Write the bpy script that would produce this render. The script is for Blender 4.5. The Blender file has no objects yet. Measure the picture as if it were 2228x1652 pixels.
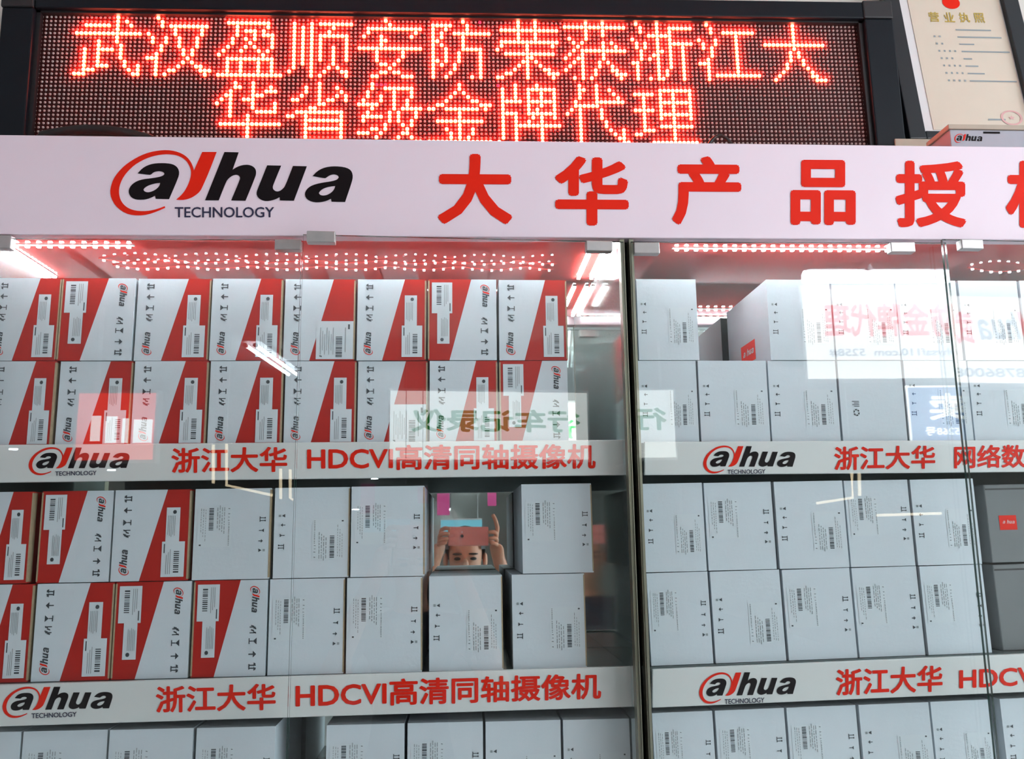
import bpy, math, random
from mathutils import Vector, Matrix

random.seed(7)
scn = bpy.context.scene
COL = scn.collection
PI = math.pi

# ------------------------------------------------------------------ camera
PITCH, YAW, ROLL, FPX = 0.174836, 0.058013, -0.01376, 1917.83
CAM = Vector((0.0, -1.3, 1.6))
_f = Vector((math.sin(YAW) * math.cos(PITCH), math.cos(YAW) * math.cos(PITCH), math.sin(PITCH)))
_r0 = Vector((math.cos(YAW), -math.sin(YAW), 0.0))
_u0 = _r0.cross(_f)
RGT = _r0 * math.cos(ROLL) + _u0 * math.sin(ROLL)
UPV = -_r0 * math.sin(ROLL) + _u0 * math.cos(ROLL)
FWD = _f
cam_data = bpy.data.cameras.new('camera')
cam_data.sensor_fit = 'HORIZONTAL'
cam_data.sensor_width = 36.0
cam_data.lens = FPX / 2228.0 * 36.0
cam_data.clip_start = 0.01
cam = bpy.data.objects.new('camera', cam_data)
cam.matrix_world = Matrix(((RGT.x, UPV.x, -FWD.x, CAM.x), (RGT.y, UPV.y, -FWD.y, CAM.y),
                           (RGT.z, UPV.z, -FWD.z, CAM.z), (0, 0, 0, 1)))
COL.objects.link(cam)
scn.camera = cam

# ------------------------------------------------------------------ world and exposure
world = bpy.data.worlds.new('world')
scn.world = world
world.use_nodes = True
world.node_tree.nodes['Background'].inputs[0].default_value = (0.8, 0.85, 1.0, 1)
world.node_tree.nodes['Background'].inputs[1].default_value = 0.07
scn.view_settings.view_transform = 'Standard'
scn.view_settings.look = 'None'
scn.view_settings.exposure = 1.6
scn.view_settings.gamma = 1.0
scn.view_settings.use_curve_mapping = False
scn.cycles.use_light_tree = False
scn.cycles.max_bounces = 6
scn.cycles.diffuse_bounces = 3
scn.cycles.glossy_bounces = 5
scn.cycles.transmission_bounces = 4
scn.cycles.transparent_max_bounces = 16
scn.cycles.sample_clamp_indirect = 4.0
scn.cycles.caustics_reflective = False
scn.cycles.caustics_refractive = False

TUBE_POWER = 15.0      # fluorescent tubes of the hall
DAY_POWER = 2.1        # glow of the added window at the right, out of view
HIDDEN_POWER = 30.0    # unseen LED beads added behind the header sign
BEAD_POWER = 52.0      # LED beads inside the cabinets
SIGN_POWER = 2.1       # light box signs across the aisle
LED_POWER = 24.0        # lit dots of the message display


def ray(px, py):
    return (FWD + RGT * ((px - 1114.0) / FPX) - UPV * ((py - 826.0) / FPX))


def at(px, py, Y):
    """world point on the vertical plane at depth Y that is seen at a pixel of the 2228x1652 photograph"""
    d = ray(px, py)
    return CAM + d * ((Y - CAM.y) / d.y)


def mirrored(px, py, Y, hinge=None, free=None):
    """world point at depth Y (behind the camera) that a glass door shows as a reflection at a pixel"""
    d = ray(px, py)
    if hinge is None:
        p0 = Vector((0, 0, 0)); n = Vector((0, -1, 0))
    else:
        p0 = Vector((hinge.x, hinge.y, 0)); v = Vector((free.x - hinge.x, free.y - hinge.y, 0)).normalized()
        n = Vector((-v.y, v.x, 0))
        if n.y > 0:
            n = -n
    h = CAM + d * ((p0 - CAM).dot(n) / d.dot(n))
    q = d - n * (2 * d.dot(n))
    return h + q * ((Y - h.y) / q.y)


# ------------------------------------------------------------------ materials
def mat(name, col, rough=0.5, metal=0.0, emit=None, power=0.0, spec=0.5, noise=0.0, scale=60.0, bump=0.0, bscale=300.0, coat=0.0):
    m = bpy.data.materials.new(name)
    m.use_nodes = True
    nt = m.node_tree
    b = nt.nodes['Principled BSDF']
    b.inputs['Base Color'].default_value = (*col, 1)
    b.inputs['Roughness'].default_value = rough
    b.inputs['Metallic'].default_value = metal
    b.inputs['Specular IOR Level'].default_value = spec
    b.inputs['Coat Weight'].default_value = coat
    if emit is not None:
        b.inputs['Emission Color'].default_value = (*emit, 1)
        b.inputs['Emission Strength'].default_value = power
    if noise > 0 or bump > 0:
        tc = nt.nodes.new('ShaderNodeTexCoord')
    if noise > 0:
        n = nt.nodes.new('ShaderNodeTexNoise'); n.inputs['Scale'].default_value = scale; n.inputs['Detail'].default_value = 4
        nt.links.new(tc.outputs['Object'], n.inputs['Vector'])
        mx = nt.nodes.new('ShaderNodeMix'); mx.data_type = 'RGBA'
        mx.inputs[6].default_value = tuple(c * (1 - noise) for c in col) + (1,)
        mx.inputs[7].default_value = tuple(min(1, c * (1 + noise)) for c in col) + (1,)
        nt.links.new(n.outputs['Fac'], mx.inputs[0])
        nt.links.new(mx.outputs[2], b.inputs['Base Color'])
    if bump > 0:
        n2 = nt.nodes.new('ShaderNodeTexNoise'); n2.inputs['Scale'].default_value = bscale
        nt.links.new(tc.outputs['Object'], n2.inputs['Vector'])
        bp = nt.nodes.new('ShaderNodeBump'); bp.inputs['Strength'].default_value = bump; bp.inputs['Distance'].default_value = 0.002
        nt.links.new(n2.outputs['Fac'], bp.inputs['Height'])
        nt.links.new(bp.outputs['Normal'], b.inputs['Normal'])
    return m


def glass_mat(name, tint):
    m = bpy.data.materials.new(name)
    m.use_nodes = True
    nt = m.node_tree
    nt.nodes.remove(nt.nodes['Principled BSDF'])
    out = nt.nodes['Material Output']
    fr = nt.nodes.new('ShaderNodeFresnel')
    # both faces of the pane meet the light at its outside angle (a thin parallel slab does not bend it)
    ge = nt.nodes.new('ShaderNodeNewGeometry'); mr = nt.nodes.new('ShaderNodeMapRange')
    mr.inputs['To Min'].default_value = 1.52; mr.inputs['To Max'].default_value = 1 / 1.52
    nt.links.new(ge.outputs['Backfacing'], mr.inputs['Value']); nt.links.new(mr.outputs['Result'], fr.inputs['IOR'])
    tr = nt.nodes.new('ShaderNodeBsdfTransparent'); tr.inputs['Color'].default_value = (*tint, 1)
    gl = nt.nodes.new('ShaderNodeBsdfGlossy'); gl.inputs['Roughness'].default_value = 0.004
    mx = nt.nodes.new('ShaderNodeMixShader')
    nt.links.new(fr.outputs[0], mx.inputs[0]); nt.links.new(tr.outputs[0], mx.inputs[1]); nt.links.new(gl.outputs[0], mx.inputs[2])
    nt.links.new(mx.outputs[0], out.inputs['Surface'])
    return m


def cover_mat(name):
    """clear red-tinted plastic sheet that scatters a little of the light that passes through it"""
    m = bpy.data.materials.new(name)
    m.use_nodes = True
    nt = m.node_tree
    nt.nodes.remove(nt.nodes['Principled BSDF'])
    tr = nt.nodes.new('ShaderNodeBsdfTransparent'); tr.inputs['Color'].default_value = (1, 1, 1, 1)
    tl = nt.nodes.new('ShaderNodeBsdfTranslucent'); tl.inputs['Color'].default_value = (1.0, 0.05, 0.03, 1)
    mx = nt.nodes.new('ShaderNodeMixShader'); mx.inputs[0].default_value = 0.07
    nt.links.new(tr.outputs[0], mx.inputs[1]); nt.links.new(tl.outputs[0], mx.inputs[2])
    nt.links.new(mx.outputs[0], nt.nodes['Material Output'].inputs['Surface'])
    return m


M = dict(
    led_cover=cover_mat('led_cover_sheet'),
    white_board=mat('white_sign_board', (0.88, 0.74, 0.81), 0.35, noise=0.02, scale=9),
    strip=mat('white_shelf_sign', (0.76, 0.78, 0.76), 0.3, noise=0.02, scale=14),
    red_ink=mat('red_vinyl', (0.80, 0.020, 0.006), 0.5, spec=0.12),
    black_ink=mat('black_vinyl', (0.008, 0.005, 0.006), 0.5, spec=0.12),
    navy_ink=mat('dark_blue_vinyl', (0.02, 0.02, 0.06), 0.4),
    carton_white=mat('white_carton', (0.68, 0.745, 0.79), 0.55, noise=0.035, scale=35, bump=0.12, bscale=160),
    carton_red=mat('red_carton_print', (0.46, 0.018, 0.012), 0.42, spec=0.25, noise=0.08, scale=30),
    kraft=mat('kraft_board_edge', (0.42, 0.32, 0.2), 0.8, noise=0.2, scale=200),
    paper=mat('sticker_paper', (0.70, 0.765, 0.80), 0.45),
    ink=mat('printed_ink', (0.05, 0.06, 0.07), 0.6),
    grey_ink=mat('grey_print', (0.30, 0.34, 0.35), 0.6),
    mirror=mat('mirror_glass', (0.72, 0.79, 0.77), 0.015, 1.0),
    side_mirror=mat('tinted_side_mirror', (0.66, 0.78, 0.77), 0.08, 0.82, noise=0.05, scale=4),
    ceiling_red=mat('red_lacquered_panel', (0.62, 0.07, 0.06), 0.06, spec=0.8, coat=0.5),
    shelf=mat('grey_green_shelf', (0.10, 0.13, 0.125), 0.25, noise=0.1, scale=12),
    edge=mat('green_glass_edge', (0.035, 0.085, 0.065), 0.15, spec=0.8),
    frame_edge=mat('olive_metal_edge', (0.30, 0.29, 0.22), 0.35, 0.6),
    black=mat('black_plastic', (0.012, 0.012, 0.014), 0.45),
    bezel=mat('blue_black_bezel', (0.004, 0.007, 0.011), 0.4, spec=0.22, noise=0.15, scale=20),
    led_face=mat('led_panel_face', (0.022, 0.006, 0.006), 0.55, spec=0.25),
    led_off=mat('unlit_led', (0.60, 0.55, 0.52), 0.3),
    led_on=mat('lit_led', (0.5, 0.1, 0.05), 0.5, emit=(1.0, 0.17, 0.09), power=LED_POWER),
    led_dim=mat('dim_led', (0.5, 0.05, 0.1), 0.5, emit=(1.0, 0.03, 0.07), power=0.9),
    bead=mat('led_bead', (0.9, 0.9, 0.9), 0.4, emit=(0.86, 0.95, 1.0), power=BEAD_POWER),
    bead_soft=mat('soft_led_bead', (0.9, 0.9, 0.9), 0.4, emit=(0.86, 0.95, 1.0), power=14.0),  # glow imitating reflected LED beads
    bead_hidden=mat('hidden_led_bead', (0.9, 0.9, 0.9), 0.4, emit=(0.86, 0.95, 1.0), power=HIDDEN_POWER),
    frosted=mat('frosted_window', (0.8, 0.8, 0.8), 0.6, emit=(0.78, 0.90, 1.0), power=DAY_POWER),
    tape=mat('led_tape', (0.38, 0.40, 0.40), 0.5),
    clip=mat('brushed_clip', (0.42, 0.40, 0.39), 0.38, 0.75, noise=0.1, scale=90),
    wall=mat('cream_wall', (0.74, 0.70, 0.64), 0.8, noise=0.03, scale=6, bump=0.05),
    floor=mat('floor_tile', (0.6, 0.59, 0.57), 0.3, noise=0.1, scale=3),
    ceil=mat('ceiling_paint', (0.72, 0.72, 0.72), 0.8, noise=0.03, scale=4),
    tube=mat('fluorescent_tube', (0.9, 0.9, 0.9), 0.4, emit=(0.78, 0.89, 1.0), power=TUBE_POWER),
    lamp_body=mat('lamp_housing', (0.7, 0.7, 0.7), 0.4),
    cert=mat('licence_paper', (0.72, 0.62, 0.50), 0.6, noise=0.03, scale=20),
    cert_mat=mat('licence_border', (0.80, 0.77, 0.76), 0.6),
    gold=mat('gold_print', (0.55, 0.38, 0.07), 0.5),
    pale_red=mat('faded_red_stamp', (0.75, 0.42, 0.40), 0.6),
    frame_black=mat('black_picture_frame', (0.014, 0.018, 0.022), 0.3),
    tan=mat('tan_board', (0.5, 0.42, 0.33), 0.8, noise=0.1, scale=30),
    grey_carton=mat('grey_carton', (0.42, 0.42, 0.47), 0.6, noise=0.05, scale=40),
    dull_carton=mat('dull_grey_carton', (0.17, 0.18, 0.185), 0.6, noise=0.08, scale=25),  # carton board with its shade put into the colour
    base=mat('base_cabinet_white', (0.7, 0.7, 0.7), 0.4),
    cable=mat('black_cable', (0.01, 0.009, 0.009), 0.5),
    lightbox=mat('lit_sign_face', (0.8, 0.8, 0.8), 0.5, emit=(1.0, 0.985, 0.95), power=SIGN_POWER),
    lightbox_soft=mat('soft_lit_sign_face', (0.8, 0.8, 0.8), 0.5, emit=(0.95, 1.0, 0.95), power=1.5),
    green_ink=mat('lit_green_letters', (0.03, 0.4, 0.08), 0.5, emit=(0.05, 0.6, 0.12), power=0.5),
    red_lit=mat('lit_red_letters', (0.7, 0.05, 0.05), 0.5, emit=(1.0, 0.16, 0.14), power=SIGN_POWER * 0.75),
    grey_lit=mat('lit_grey_letters', (0.3, 0.3, 0.3), 0.5, emit=(0.8, 0.85, 1.0), power=SIGN_POWER * 0.3),
    led_ring=mat('lit_led_rim', (0.5, 0.05, 0.03), 0.5, emit=(1.0, 0.035, 0.012), power=LED_POWER * 0.35),
    grey_vinyl=mat('grey_vinyl', (0.25, 0.28, 0.3), 0.5),
    red_banner=mat('red_banner', (0.8, 0.05, 0.03), 0.5, emit=(1.0, 0.06, 0.04), power=1.5),
    white_lit=mat('white_lit_patch', (0.8, 0.8, 0.8), 0.5, emit=(1, 1, 1), power=2.6),
    blue_lit=mat('blue_lit_sign', (0.1, 0.25, 0.6), 0.5, emit=(0.25, 0.45, 0.9), power=0.9),
    pink_lit=mat('pink_poster', (0.8, 0.1, 0.35), 0.5, emit=(1.0, 0.12, 0.4), power=0.03),
    cyan_lit=mat('cyan_poster', (0.2, 0.6, 0.75), 0.5, emit=(0.3, 0.75, 0.9), power=0.1),
    cream_tube=mat('cream_lit_rail', (0.8, 0.7, 0.5), 0.4, emit=(1.0, 0.82, 0.55), power=2.0),
    skin=mat('skin', (0.62, 0.30, 0.19), 0.5),
    hair=mat('dark_hair', (0.012, 0.01, 0.01), 0.5),
    shirt=mat('dark_shirt', (0.05, 0.055, 0.08), 0.8),
    trousers=mat('dark_trousers', (0.03, 0.03, 0.035), 0.8),
    phone=mat('pink_phone_case', (0.70, 0.30, 0.27), 0.35),
    lens=mat('phone_lens', (0.005, 0.005, 0.006), 0.1),
    glass=glass_mat('door_glass', (0.975, 0.99, 0.985)),
)

# dot patterns of the display's characters, row by row, lit columns
GLYPH = {}
def g(name, rows):
    GLYPH[name] = rows
def R(a, b):
    return list(range(a, b + 1))
g('武',[[9],[9,11],R(2,7)+[9,12],[9],R(0,14),[9],[5,9],[5,10],[2]+R(5,8)+[10],[2,5,10],[2,5,10],[2,5,11],[2,5,6,7,11,14],[2,3,4,12,14],[0,1,2,13,14]])
g('汉',[[2],[3],[3]+R(5,13),[6,12],[0,6,12],[1,4,7,11],[1,4,7,11],[3,7,11],[3,8,10],[2,8,10],[0,1,2,9],[2,8,10],[2,7,11,12],[2,5,6,12,13,14],[2,4,13]])
g('盈',[[],R(2,11),[4,11],[4,6,7,8,10],[4,8,10,11,12],[3,6,8,12],[3,7,12],[2,6,8,12],[1,5,9,11],[0,10],R(2,12),[2,5,9,12],[2,5,9,12],[2,5,9,12],R(0,14)])
g('顺',[[],[1,5]+R(7,14),[1,3,5,10],[1,3,5,9],[1,3,5]+R(7,13),[1,3,5,7,13],[1,3,5,7,13],[1,3,5,7,10,13],[1,3,5,7,10,13],[1,3,5,7,10,13],[1,3,5,7,10,13],[1,3,5,10],[1,5,9,11],[0,5,8,12,13],[5,7,13]])
g('安',[[6],[7],R(2,14),[2,13],[1,5,12],[5,6],[5],R(0,14),[4,10],[4,10],[4,9],[5,6,8],[7],[5,6,8,9],[3,4,10,11,12]])
g('防',[[8],R(1,5)+[9],[1,4,9],[1,3]+R(6,14),[1,3,8],[1,2,8],[1,3,8],[1,4]+R(8,12),[1,4,7,12],[1,4,7,12],[1,2,4,7,12],[1,3,6,12],[1,6,12],[1,5,12],[1,4,10,12]])
g('荣',[[5,9],[5,9],R(1,14),[5,9],[5,9],R(1,14),[1,7,13],[0,7],R(2,13),[7,8],[6,7,9],[5,7,10],[4,7,11,12],[2,3,7,12,13,14],[0,1,7,13]])
g('获',[[5,9],R(0,14),[5,9],[5,9],[1,5],[2,4,9,11],[3,9,12],[2]+R(4,14),[1,4,9],[0,3,4,9],[2,4,8,10],[1,4,8,11],[0,4,7,11,12],[4,7,12,13,14],[2,4,6,13]])
g('浙',[[1,6],[2,6]+R(9,14),[2,6,9],R(4,9),[0,6,9],[1,3,6]+R(9,14),[1,3,6,9,12],[2,6,7,9,12],[2,5,6,9,12],[2,4,6,9,12],[0,1,6,9,12],[1,6,9,12],[1,6,8,12],[1,6,8,12],[1,4,6,7,12]])
g('江',[[2],[3],[3]+R(6,13),[9],[0,4,9],[1,4,9],[1,3,9],[3,9],[3,9],[2,9],[0,1,2,9],[2,9],[2,9],[2]+R(4,14),[2]])
g('大',[[7],[7],[7],[7],[7],R(0,14),[7],[6,8],[6,8],[6,9],[5,9],[5,10],[4,11],[3,11,12],[2,12,13,14]])
g('华',[[4,8],[4,5,8,12],[3,8,11,12,13],[2,3,8,9,10],[1,3,6,7,8],[0,3,8,13],[3,8,13],[3]+R(9,13),[3,7],[7],R(1,14),[7],[7],[7],[7]])
g('省',[[7],[4,7,11],[4,7,12],[3,7,11,13],[1,2,7,9,10,13],[7,8],[5,6],R(2,12),[0,1,4,12],R(4,12),[4,12],R(4,12),[4,12],[4,12],R(4,12)])
g('级',[[3],[3]+R(6,12),[2,8,12],[2,5,8,12],[1,5,8,11],[0,1,2,3,4,8,11],[3,8]+R(10,14),[2,7,9,13],R(1,5)+[7,9,13],[1,7,9,12],[6,10,12],[3,4,6,11],[0,1,2,5,10,11],[4,9,12],[8,13,14]])
g('金',[[7],[7],[6,8],[5,9],[4,10,11],[2,3,12,13,14],[0,1]+R(4,11)+[13],[7],[7],R(2,12),[7],[4,7,10],[5,7,10],[5,7,9],R(0,14)])
g('牌',[[4,9],[1,4]+R(7,13),[1,4,7,10,13],[1,4,7,10,13],R(1,5)+R(7,13),[1,7,10,13],[1,7,9,13],R(1,4)+R(7,13),[1,4,8,10,13],[1,4,7,10],[1]+R(4,14),[1,4,10],[1,4,10],[1,4,10],[0,4,10]])
g('代',[[3,7],[3,4,7,10],[3,7,11],[3,7,12],[2]+R(7,13),R(2,7),[1,3,8],[0,3,8],[3,8],[3,9],[3,9],[3,10,13],[3,11,13],[3,12,13],[3,13,14]])
g('理',[[],R(6,13),R(0,4)+[6,9,13],[2,6,9,13],[2]+R(6,13),[2,6,9,13],R(0,4)+[6,9,13],[2]+R(6,13),[2,6,9,13],[2,9],[2]+R(6,13),[2,3,4,9],[0,1,9],[9],R(4,14)])


# ------------------------------------------------------------------ mesh helpers
class MB:
    def __init__(s):
        s.v, s.f, s.m = [], [], []

    def face(s, pts, mi=0):
        b = len(s.v); s.v += [tuple(p) for p in pts]; s.f.append(tuple(range(b, b + len(pts)))); s.m.append(mi)

    def add(s, v, f, mi=0):
        b = len(s.v); s.v += [tuple(p) for p in v]
        for q in f:
            s.f.append(tuple(b + i for i in q)); s.m.append(mi)

    def box(s, x0, x1, y0, y1, z0, z1, mi=0):
        s.hexa([(x0, y0, z0), (x1, y0, z0), (x1, y1, z0), (x0, y1, z0), (x0, y0, z1), (x1, y0, z1), (x1, y1, z1), (x0, y1, z1)], mi)

    def hexa(s, p, mi=0):
        s.add(p, [(0, 3, 2, 1), (4, 5, 6, 7), (0, 1, 5, 4), (1, 2, 6, 5), (2, 3, 7, 6), (3, 0, 4, 7)], mi)

    def quad(s, x0, z0, x1, z1, y, mi=0):
        s.face([(x0, y, z0), (x1, y, z0), (x1, y, z1), (x0, y, z1)], mi)

    def tube(s, pts, r, n=8, mi=0):
        pts = [Vector(p) for p in pts]; rings = []
        for i, p in enumerate(pts):
            d = (pts[min(i + 1, len(pts) - 1)] - pts[max(i - 1, 0)]).normalized()
            a = d.cross(Vector((0, 0, 1)) if abs(d.z) < 0.9 else Vector((1, 0, 0))).normalized(); b = d.cross(a)
            rings.append([p + (a * math.cos(2 * PI * k / n) + b * math.sin(2 * PI * k / n)) * r for k in range(n)])
        v = [q for R in rings for q in R]; f = []
        for i in range(len(rings) - 1):
            for k in range(n):
                f.append((i * n + k, i * n + (k + 1) % n, (i + 1) * n + (k + 1) % n, (i + 1) * n + k))
        f.append(tuple(range(n - 1, -1, -1))); f.append(tuple((len(rings) - 1) * n + k for k in range(n)))
        s.add(v, f, mi)

    def disc(s, c, r, nrm_y=-1, n=20, mi=0, thick=0.0):
        x, y, z = c
        s.face([(x + r * math.cos(2 * PI * k / n), y, z + r * math.sin(2 * PI * k / n)) for k in range(n)], mi)

    def mesh(s, name, mats):
        me = bpy.data.meshes.new(name)
        me.from_pydata(s.v, [], s.f)
        for m in mats:
            me.materials.append(m)
        if len(mats) > 1:
            me.polygons.foreach_set('material_index', s.m)
        me.update()
        return me


def obj(name, me, parent=None, loc=(0, 0, 0), rot=(0, 0, 0), scale=(1, 1, 1)):
    o = bpy.data.objects.new(name, me)
    COL.objects.link(o)
    o.location = loc; o.rotation_euler = rot; o.scale = scale
    if parent is not None:
        o.parent = parent
    return o


def build(name, mb, mats, parent=None, loc=(0, 0, 0), smooth=False, bevel=0.0):
    o = obj(name, mb.mesh(name, mats if isinstance(mats, (list, tuple)) else [mats]), parent, loc)
    if smooth:
        o.data.polygons.foreach_set('use_smooth', [True] * len(o.data.polygons))
    if bevel:
        bv = o.modifiers.new('bevel', 'BEVEL'); bv.width = bevel; bv.segments = 2; bv.limit_method = 'ANGLE'
    return o


def tag(o, label, cat, group=None):
    o['label'] = label; o['category'] = cat
    if group:
        o['group'] = group
    return o


def thing(name, label, cat, loc=(0, 0, 0), group=None):
    o = bpy.data.objects.new(name, None); COL.objects.link(o); o.location = loc; o.empty_display_size = 0.05
    return tag(o, label, cat, group)


def struct(name, mb, m):
    o = build(name, mb, m); o['kind'] = 'structure'
    return o


# ------------------------------------------------------------------ lettering and the emblem
def _curve_polys(curve):
    o = bpy.data.objects.new('temporary', curve); COL.objects.link(o)
    dg = bpy.context.evaluated_depsgraph_get(); dg.update()
    me = bpy.data.meshes.new_from_object(o.evaluated_get(dg))
    v = [(p.co.x, p.co.y) for p in me.vertices]; f = [tuple(p.vertices) for p in me.polygons]
    bpy.data.objects.remove(o); bpy.data.meshes.remove(me); bpy.data.curves.remove(curve)
    return v, f


_cache = {}


def text_polys(s, bold=0.0, spacing=1.0):
    """flat letters of the built-in font, normalised to the unit square"""
    k = (s, bold, spacing)
    if k not in _cache:
        cu = bpy.data.curves.new('letters', 'FONT'); cu.body = s; cu.size = 1; cu.fill_mode = 'BOTH'
        cu.resolution_u = 3; cu.space_character = spacing
        v, f = _curve_polys(cu)
        if bold > 0:
            v0, f0 = v, f; v, f = [], []
            for a in range(8):
                dx, dy = bold * math.cos(a * PI / 4), bold * math.sin(a * PI / 4)
                n0 = len(v); v += [(p[0] + dx, p[1] + dy, a) for p in v0]; f += [tuple(i + n0 for i in q) for q in f0]
        x0 = min(p[0] for p in v); x1 = max(p[0] for p in v); y0 = min(p[1] for p in v); y1 = max(p[1] for p in v)
        _cache[k] = ([((p[0] - x0) / (x1 - x0), (p[1] - y0) / (y1 - y0)) + tuple(p[2:]) for p in v], f)
    return _cache[k]


def outline_polys(loops):
    cu = bpy.data.curves.new('outline', 'CURVE'); cu.dimensions = '2D'; cu.fill_mode = 'BOTH'
    for L in loops:
        sp = cu.splines.new('POLY'); sp.points.add(len(L) - 1); sp.use_cyclic_u = True
        for q, p in zip(sp.points, L):
            q.co = (p[0], p[1], 0, 1)
    return _curve_polys(cu)


def smooth_loop(L, sharp=28):
    """one corner-cutting pass for the curved stretches of an outline; corners that turn sharply stay"""
    out = []
    n = len(L)
    for i in range(n):
        a, b, c = Vector(L[i - 1]), Vector(L[i]), Vector(L[(i + 1) % n])
        u, w = b - a, c - b
        ang = math.degrees(abs(math.atan2(u.x * w.y - u.y * w.x, u.dot(w))))
        if ang > 50:
            out.append(tuple(b))
        else:
            out.append(tuple(b - u * 0.25)); out.append(tuple(b + w * 0.25))
    return out


def _za(L):
    return [(220 + x / 7.957, -(310 + y / 7.957)) for x, y in L]


def _zb(L):
    return [(480 + x / 7.187, -(310 + y / 7.187)) for x, y in L]


RING = [(1090, 1105), (1098, 1135), (950, 1200), (800, 1250), (640, 1268), (480, 1250), (350, 1190), (240, 1090), (175, 970), (155, 860),
        (170, 760), (210, 640), (290, 520), (400, 405), (530, 310), (680, 225), (830, 170), (980, 140), (1130, 130), (1270, 150),
        (1390, 195), (1480, 260), (1540, 340), (1575, 420), (1592, 488), (1735, 165), (1985, 165), (1850, 520), (1745, 760),
        (1700, 850), (1620, 920), (1530, 970), (1430, 998), (1350, 1000), (1285, 993), (1360, 930), (1430, 850), (1490, 740),
        (1530, 630), (1545, 530), (1535, 460), (1505, 390), (1460, 320), (1390, 265), (1300, 225), (1200, 208), (1090, 205),
        (960, 222), (820, 260), (690, 320), (570, 395), (470, 490), (390, 590), (335, 700), (308, 800), (308, 900), (330, 990),
        (380, 1070), (450, 1130), (540, 1170), (650, 1190), (780, 1190), (900, 1170), (1000, 1140)]
A1 = [(625, 540), (700, 455), (790, 400), (890, 370), (1000, 360), (1130, 362), (1230, 380), (1295, 420), (1330, 475), (1340, 540),
      (1320, 620), (1165, 985), (935, 980), (925, 925), (870, 955), (790, 985), (700, 997), (600, 993), (530, 965), (485, 910), (470, 850),
      (490, 780), (540, 720), (620, 670), (720, 640), (850, 625), (980, 605), (1060, 580), (1085, 550), (1070, 520), (1020, 503),
      (960, 503), (900, 520), (855, 560), (830, 568)]
A1H = [(1010, 705), (920, 715), (820, 745), (750, 785), (725, 820), (740, 850), (790, 868), (850, 860), (920, 830), (975, 785), (1005, 740)]
HH = [(45, 150), (268, 155), (172, 430), (240, 385), (330, 355), (420, 350), (490, 375), (530, 415), (543, 470), (530, 540), (375, 915),
      (150, 910), (285, 590), (290, 550), (270, 520), (230, 508), (170, 522), (110, 565), (70, 620), (-44, 908), (-257, 908)]
UU = [(715, 360), (935, 365), (810, 665), (800, 710), (815, 745), (860, 772), (910, 765), (960, 730), (1000, 680), (1120, 370), (1340, 375),
      (1135, 915), (915, 910), (910, 860), (840, 895), (740, 920), (660, 918), (590, 885), (550, 830), (550, 775), (570, 720)]
A2 = [(1430, 530), (1500, 455), (1590, 405), (1690, 380), (1800, 375), (1920, 385), (2010, 415), (2055, 465), (2070, 540), (2050, 630),
      (1945, 935), (1730, 930), (1720, 885), (1650, 918), (1560, 938), (1460, 940), (1370, 912), (1320, 865), (1305, 805), (1330, 745),
      (1390, 690), (1480, 655), (1600, 630), (1740, 610), (1820, 585), (1845, 550), (1830, 520), (1780, 503), (1730, 507), (1680, 530),
      (1640, 560), (1620, 565)]
A2H = [(1790, 685), (1700, 695), (1610, 720), (1550, 760), (1530, 795), (1550, 825), (1600, 835), (1660, 825), (1725, 790), (1770, 740)]
LX0, LX1, LY0, LY1 = 239.5, 768.0, -469.4, -326.3


def _unit(vf):
    v, f = vf
    return [((x - LX0) / (LX1 - LX0), (y - LY0) / (LY1 - LY0)) for x, y in v], f


LOGO_RED = _unit(outline_polys([smooth_loop(_za(RING))]))
LOGO_BLACK = [_unit(outline_polys([smooth_loop(_za(A1)), smooth_loop(_za(A1H))])), _unit(outline_polys([smooth_loop(_zb(HH))])),
              _unit(outline_polys([smooth_loop(_zb(UU))])), _unit(outline_polys([smooth_loop(_zb(A2)), smooth_loop(_zb(A2H))]))]


def quad_map(q, Y):
    """unit square -> the plane at depth Y; q = pixel corners top-left, top-right, bottom-left, bottom-right"""
    TL, TR, BL, BR = [at(p[0], p[1], Y) for p in q]
    return lambda u, w: (BL * (1 - u) + BR * u) * (1 - w) + (TL * (1 - u) + TR * u) * w


def sub_map(fn, u0, w0, u1, w1):
    return lambda u, w: fn(u0 + (u1 - u0) * u, w0 + (w1 - w0) * w)


def put(mb, polys, fn, mi=0):
    v, f = polys
    mb.add([fn(p[0], p[1]) - Vector((0, 0.00004 * p[2] if len(p) > 2 else 0, 0)) for p in v], f, mi)


def flat_text(name, s, q, Y, m, parent, bold=0.02, spacing=1.0):
    mb = MB(); put(mb, text_polys(s, bold, spacing), quad_map(q, Y))
    return build(name, mb, m, parent, loc=(0, 0, 0) if parent is None else tuple(-parent.location))


def rect(x0, y0, x1, y1, slope=0.0):
    """pixel rectangle x0..x1 with its top and bottom at the middle and the given slope of its horizontals"""
    d = slope * (x1 - x0) / 2
    return [(x0, y0 - d), (x1, y0 + d), (x0, y1 - d), (x1, y1 + d)]


def emblem(name, q, Y, parent, small=True):
    """the round red and black company emblem inside a pixel quad, with its small second line"""
    fn = quad_map(q, Y); mb = MB()
    put(mb, LOGO_RED, fn, 0)
    for p in LOGO_BLACK:
        put(mb, p, fn, 1)
    if small:
        put(mb, text_polys('TECHNOLOGY', 0.012), sub_map(fn, 0.263, -0.028, 0.672, 0.13), 2)
    return build(name, mb, [M['red_ink'], M['black_ink'], M['navy_ink']], parent, loc=tuple(-parent.location))

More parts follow.
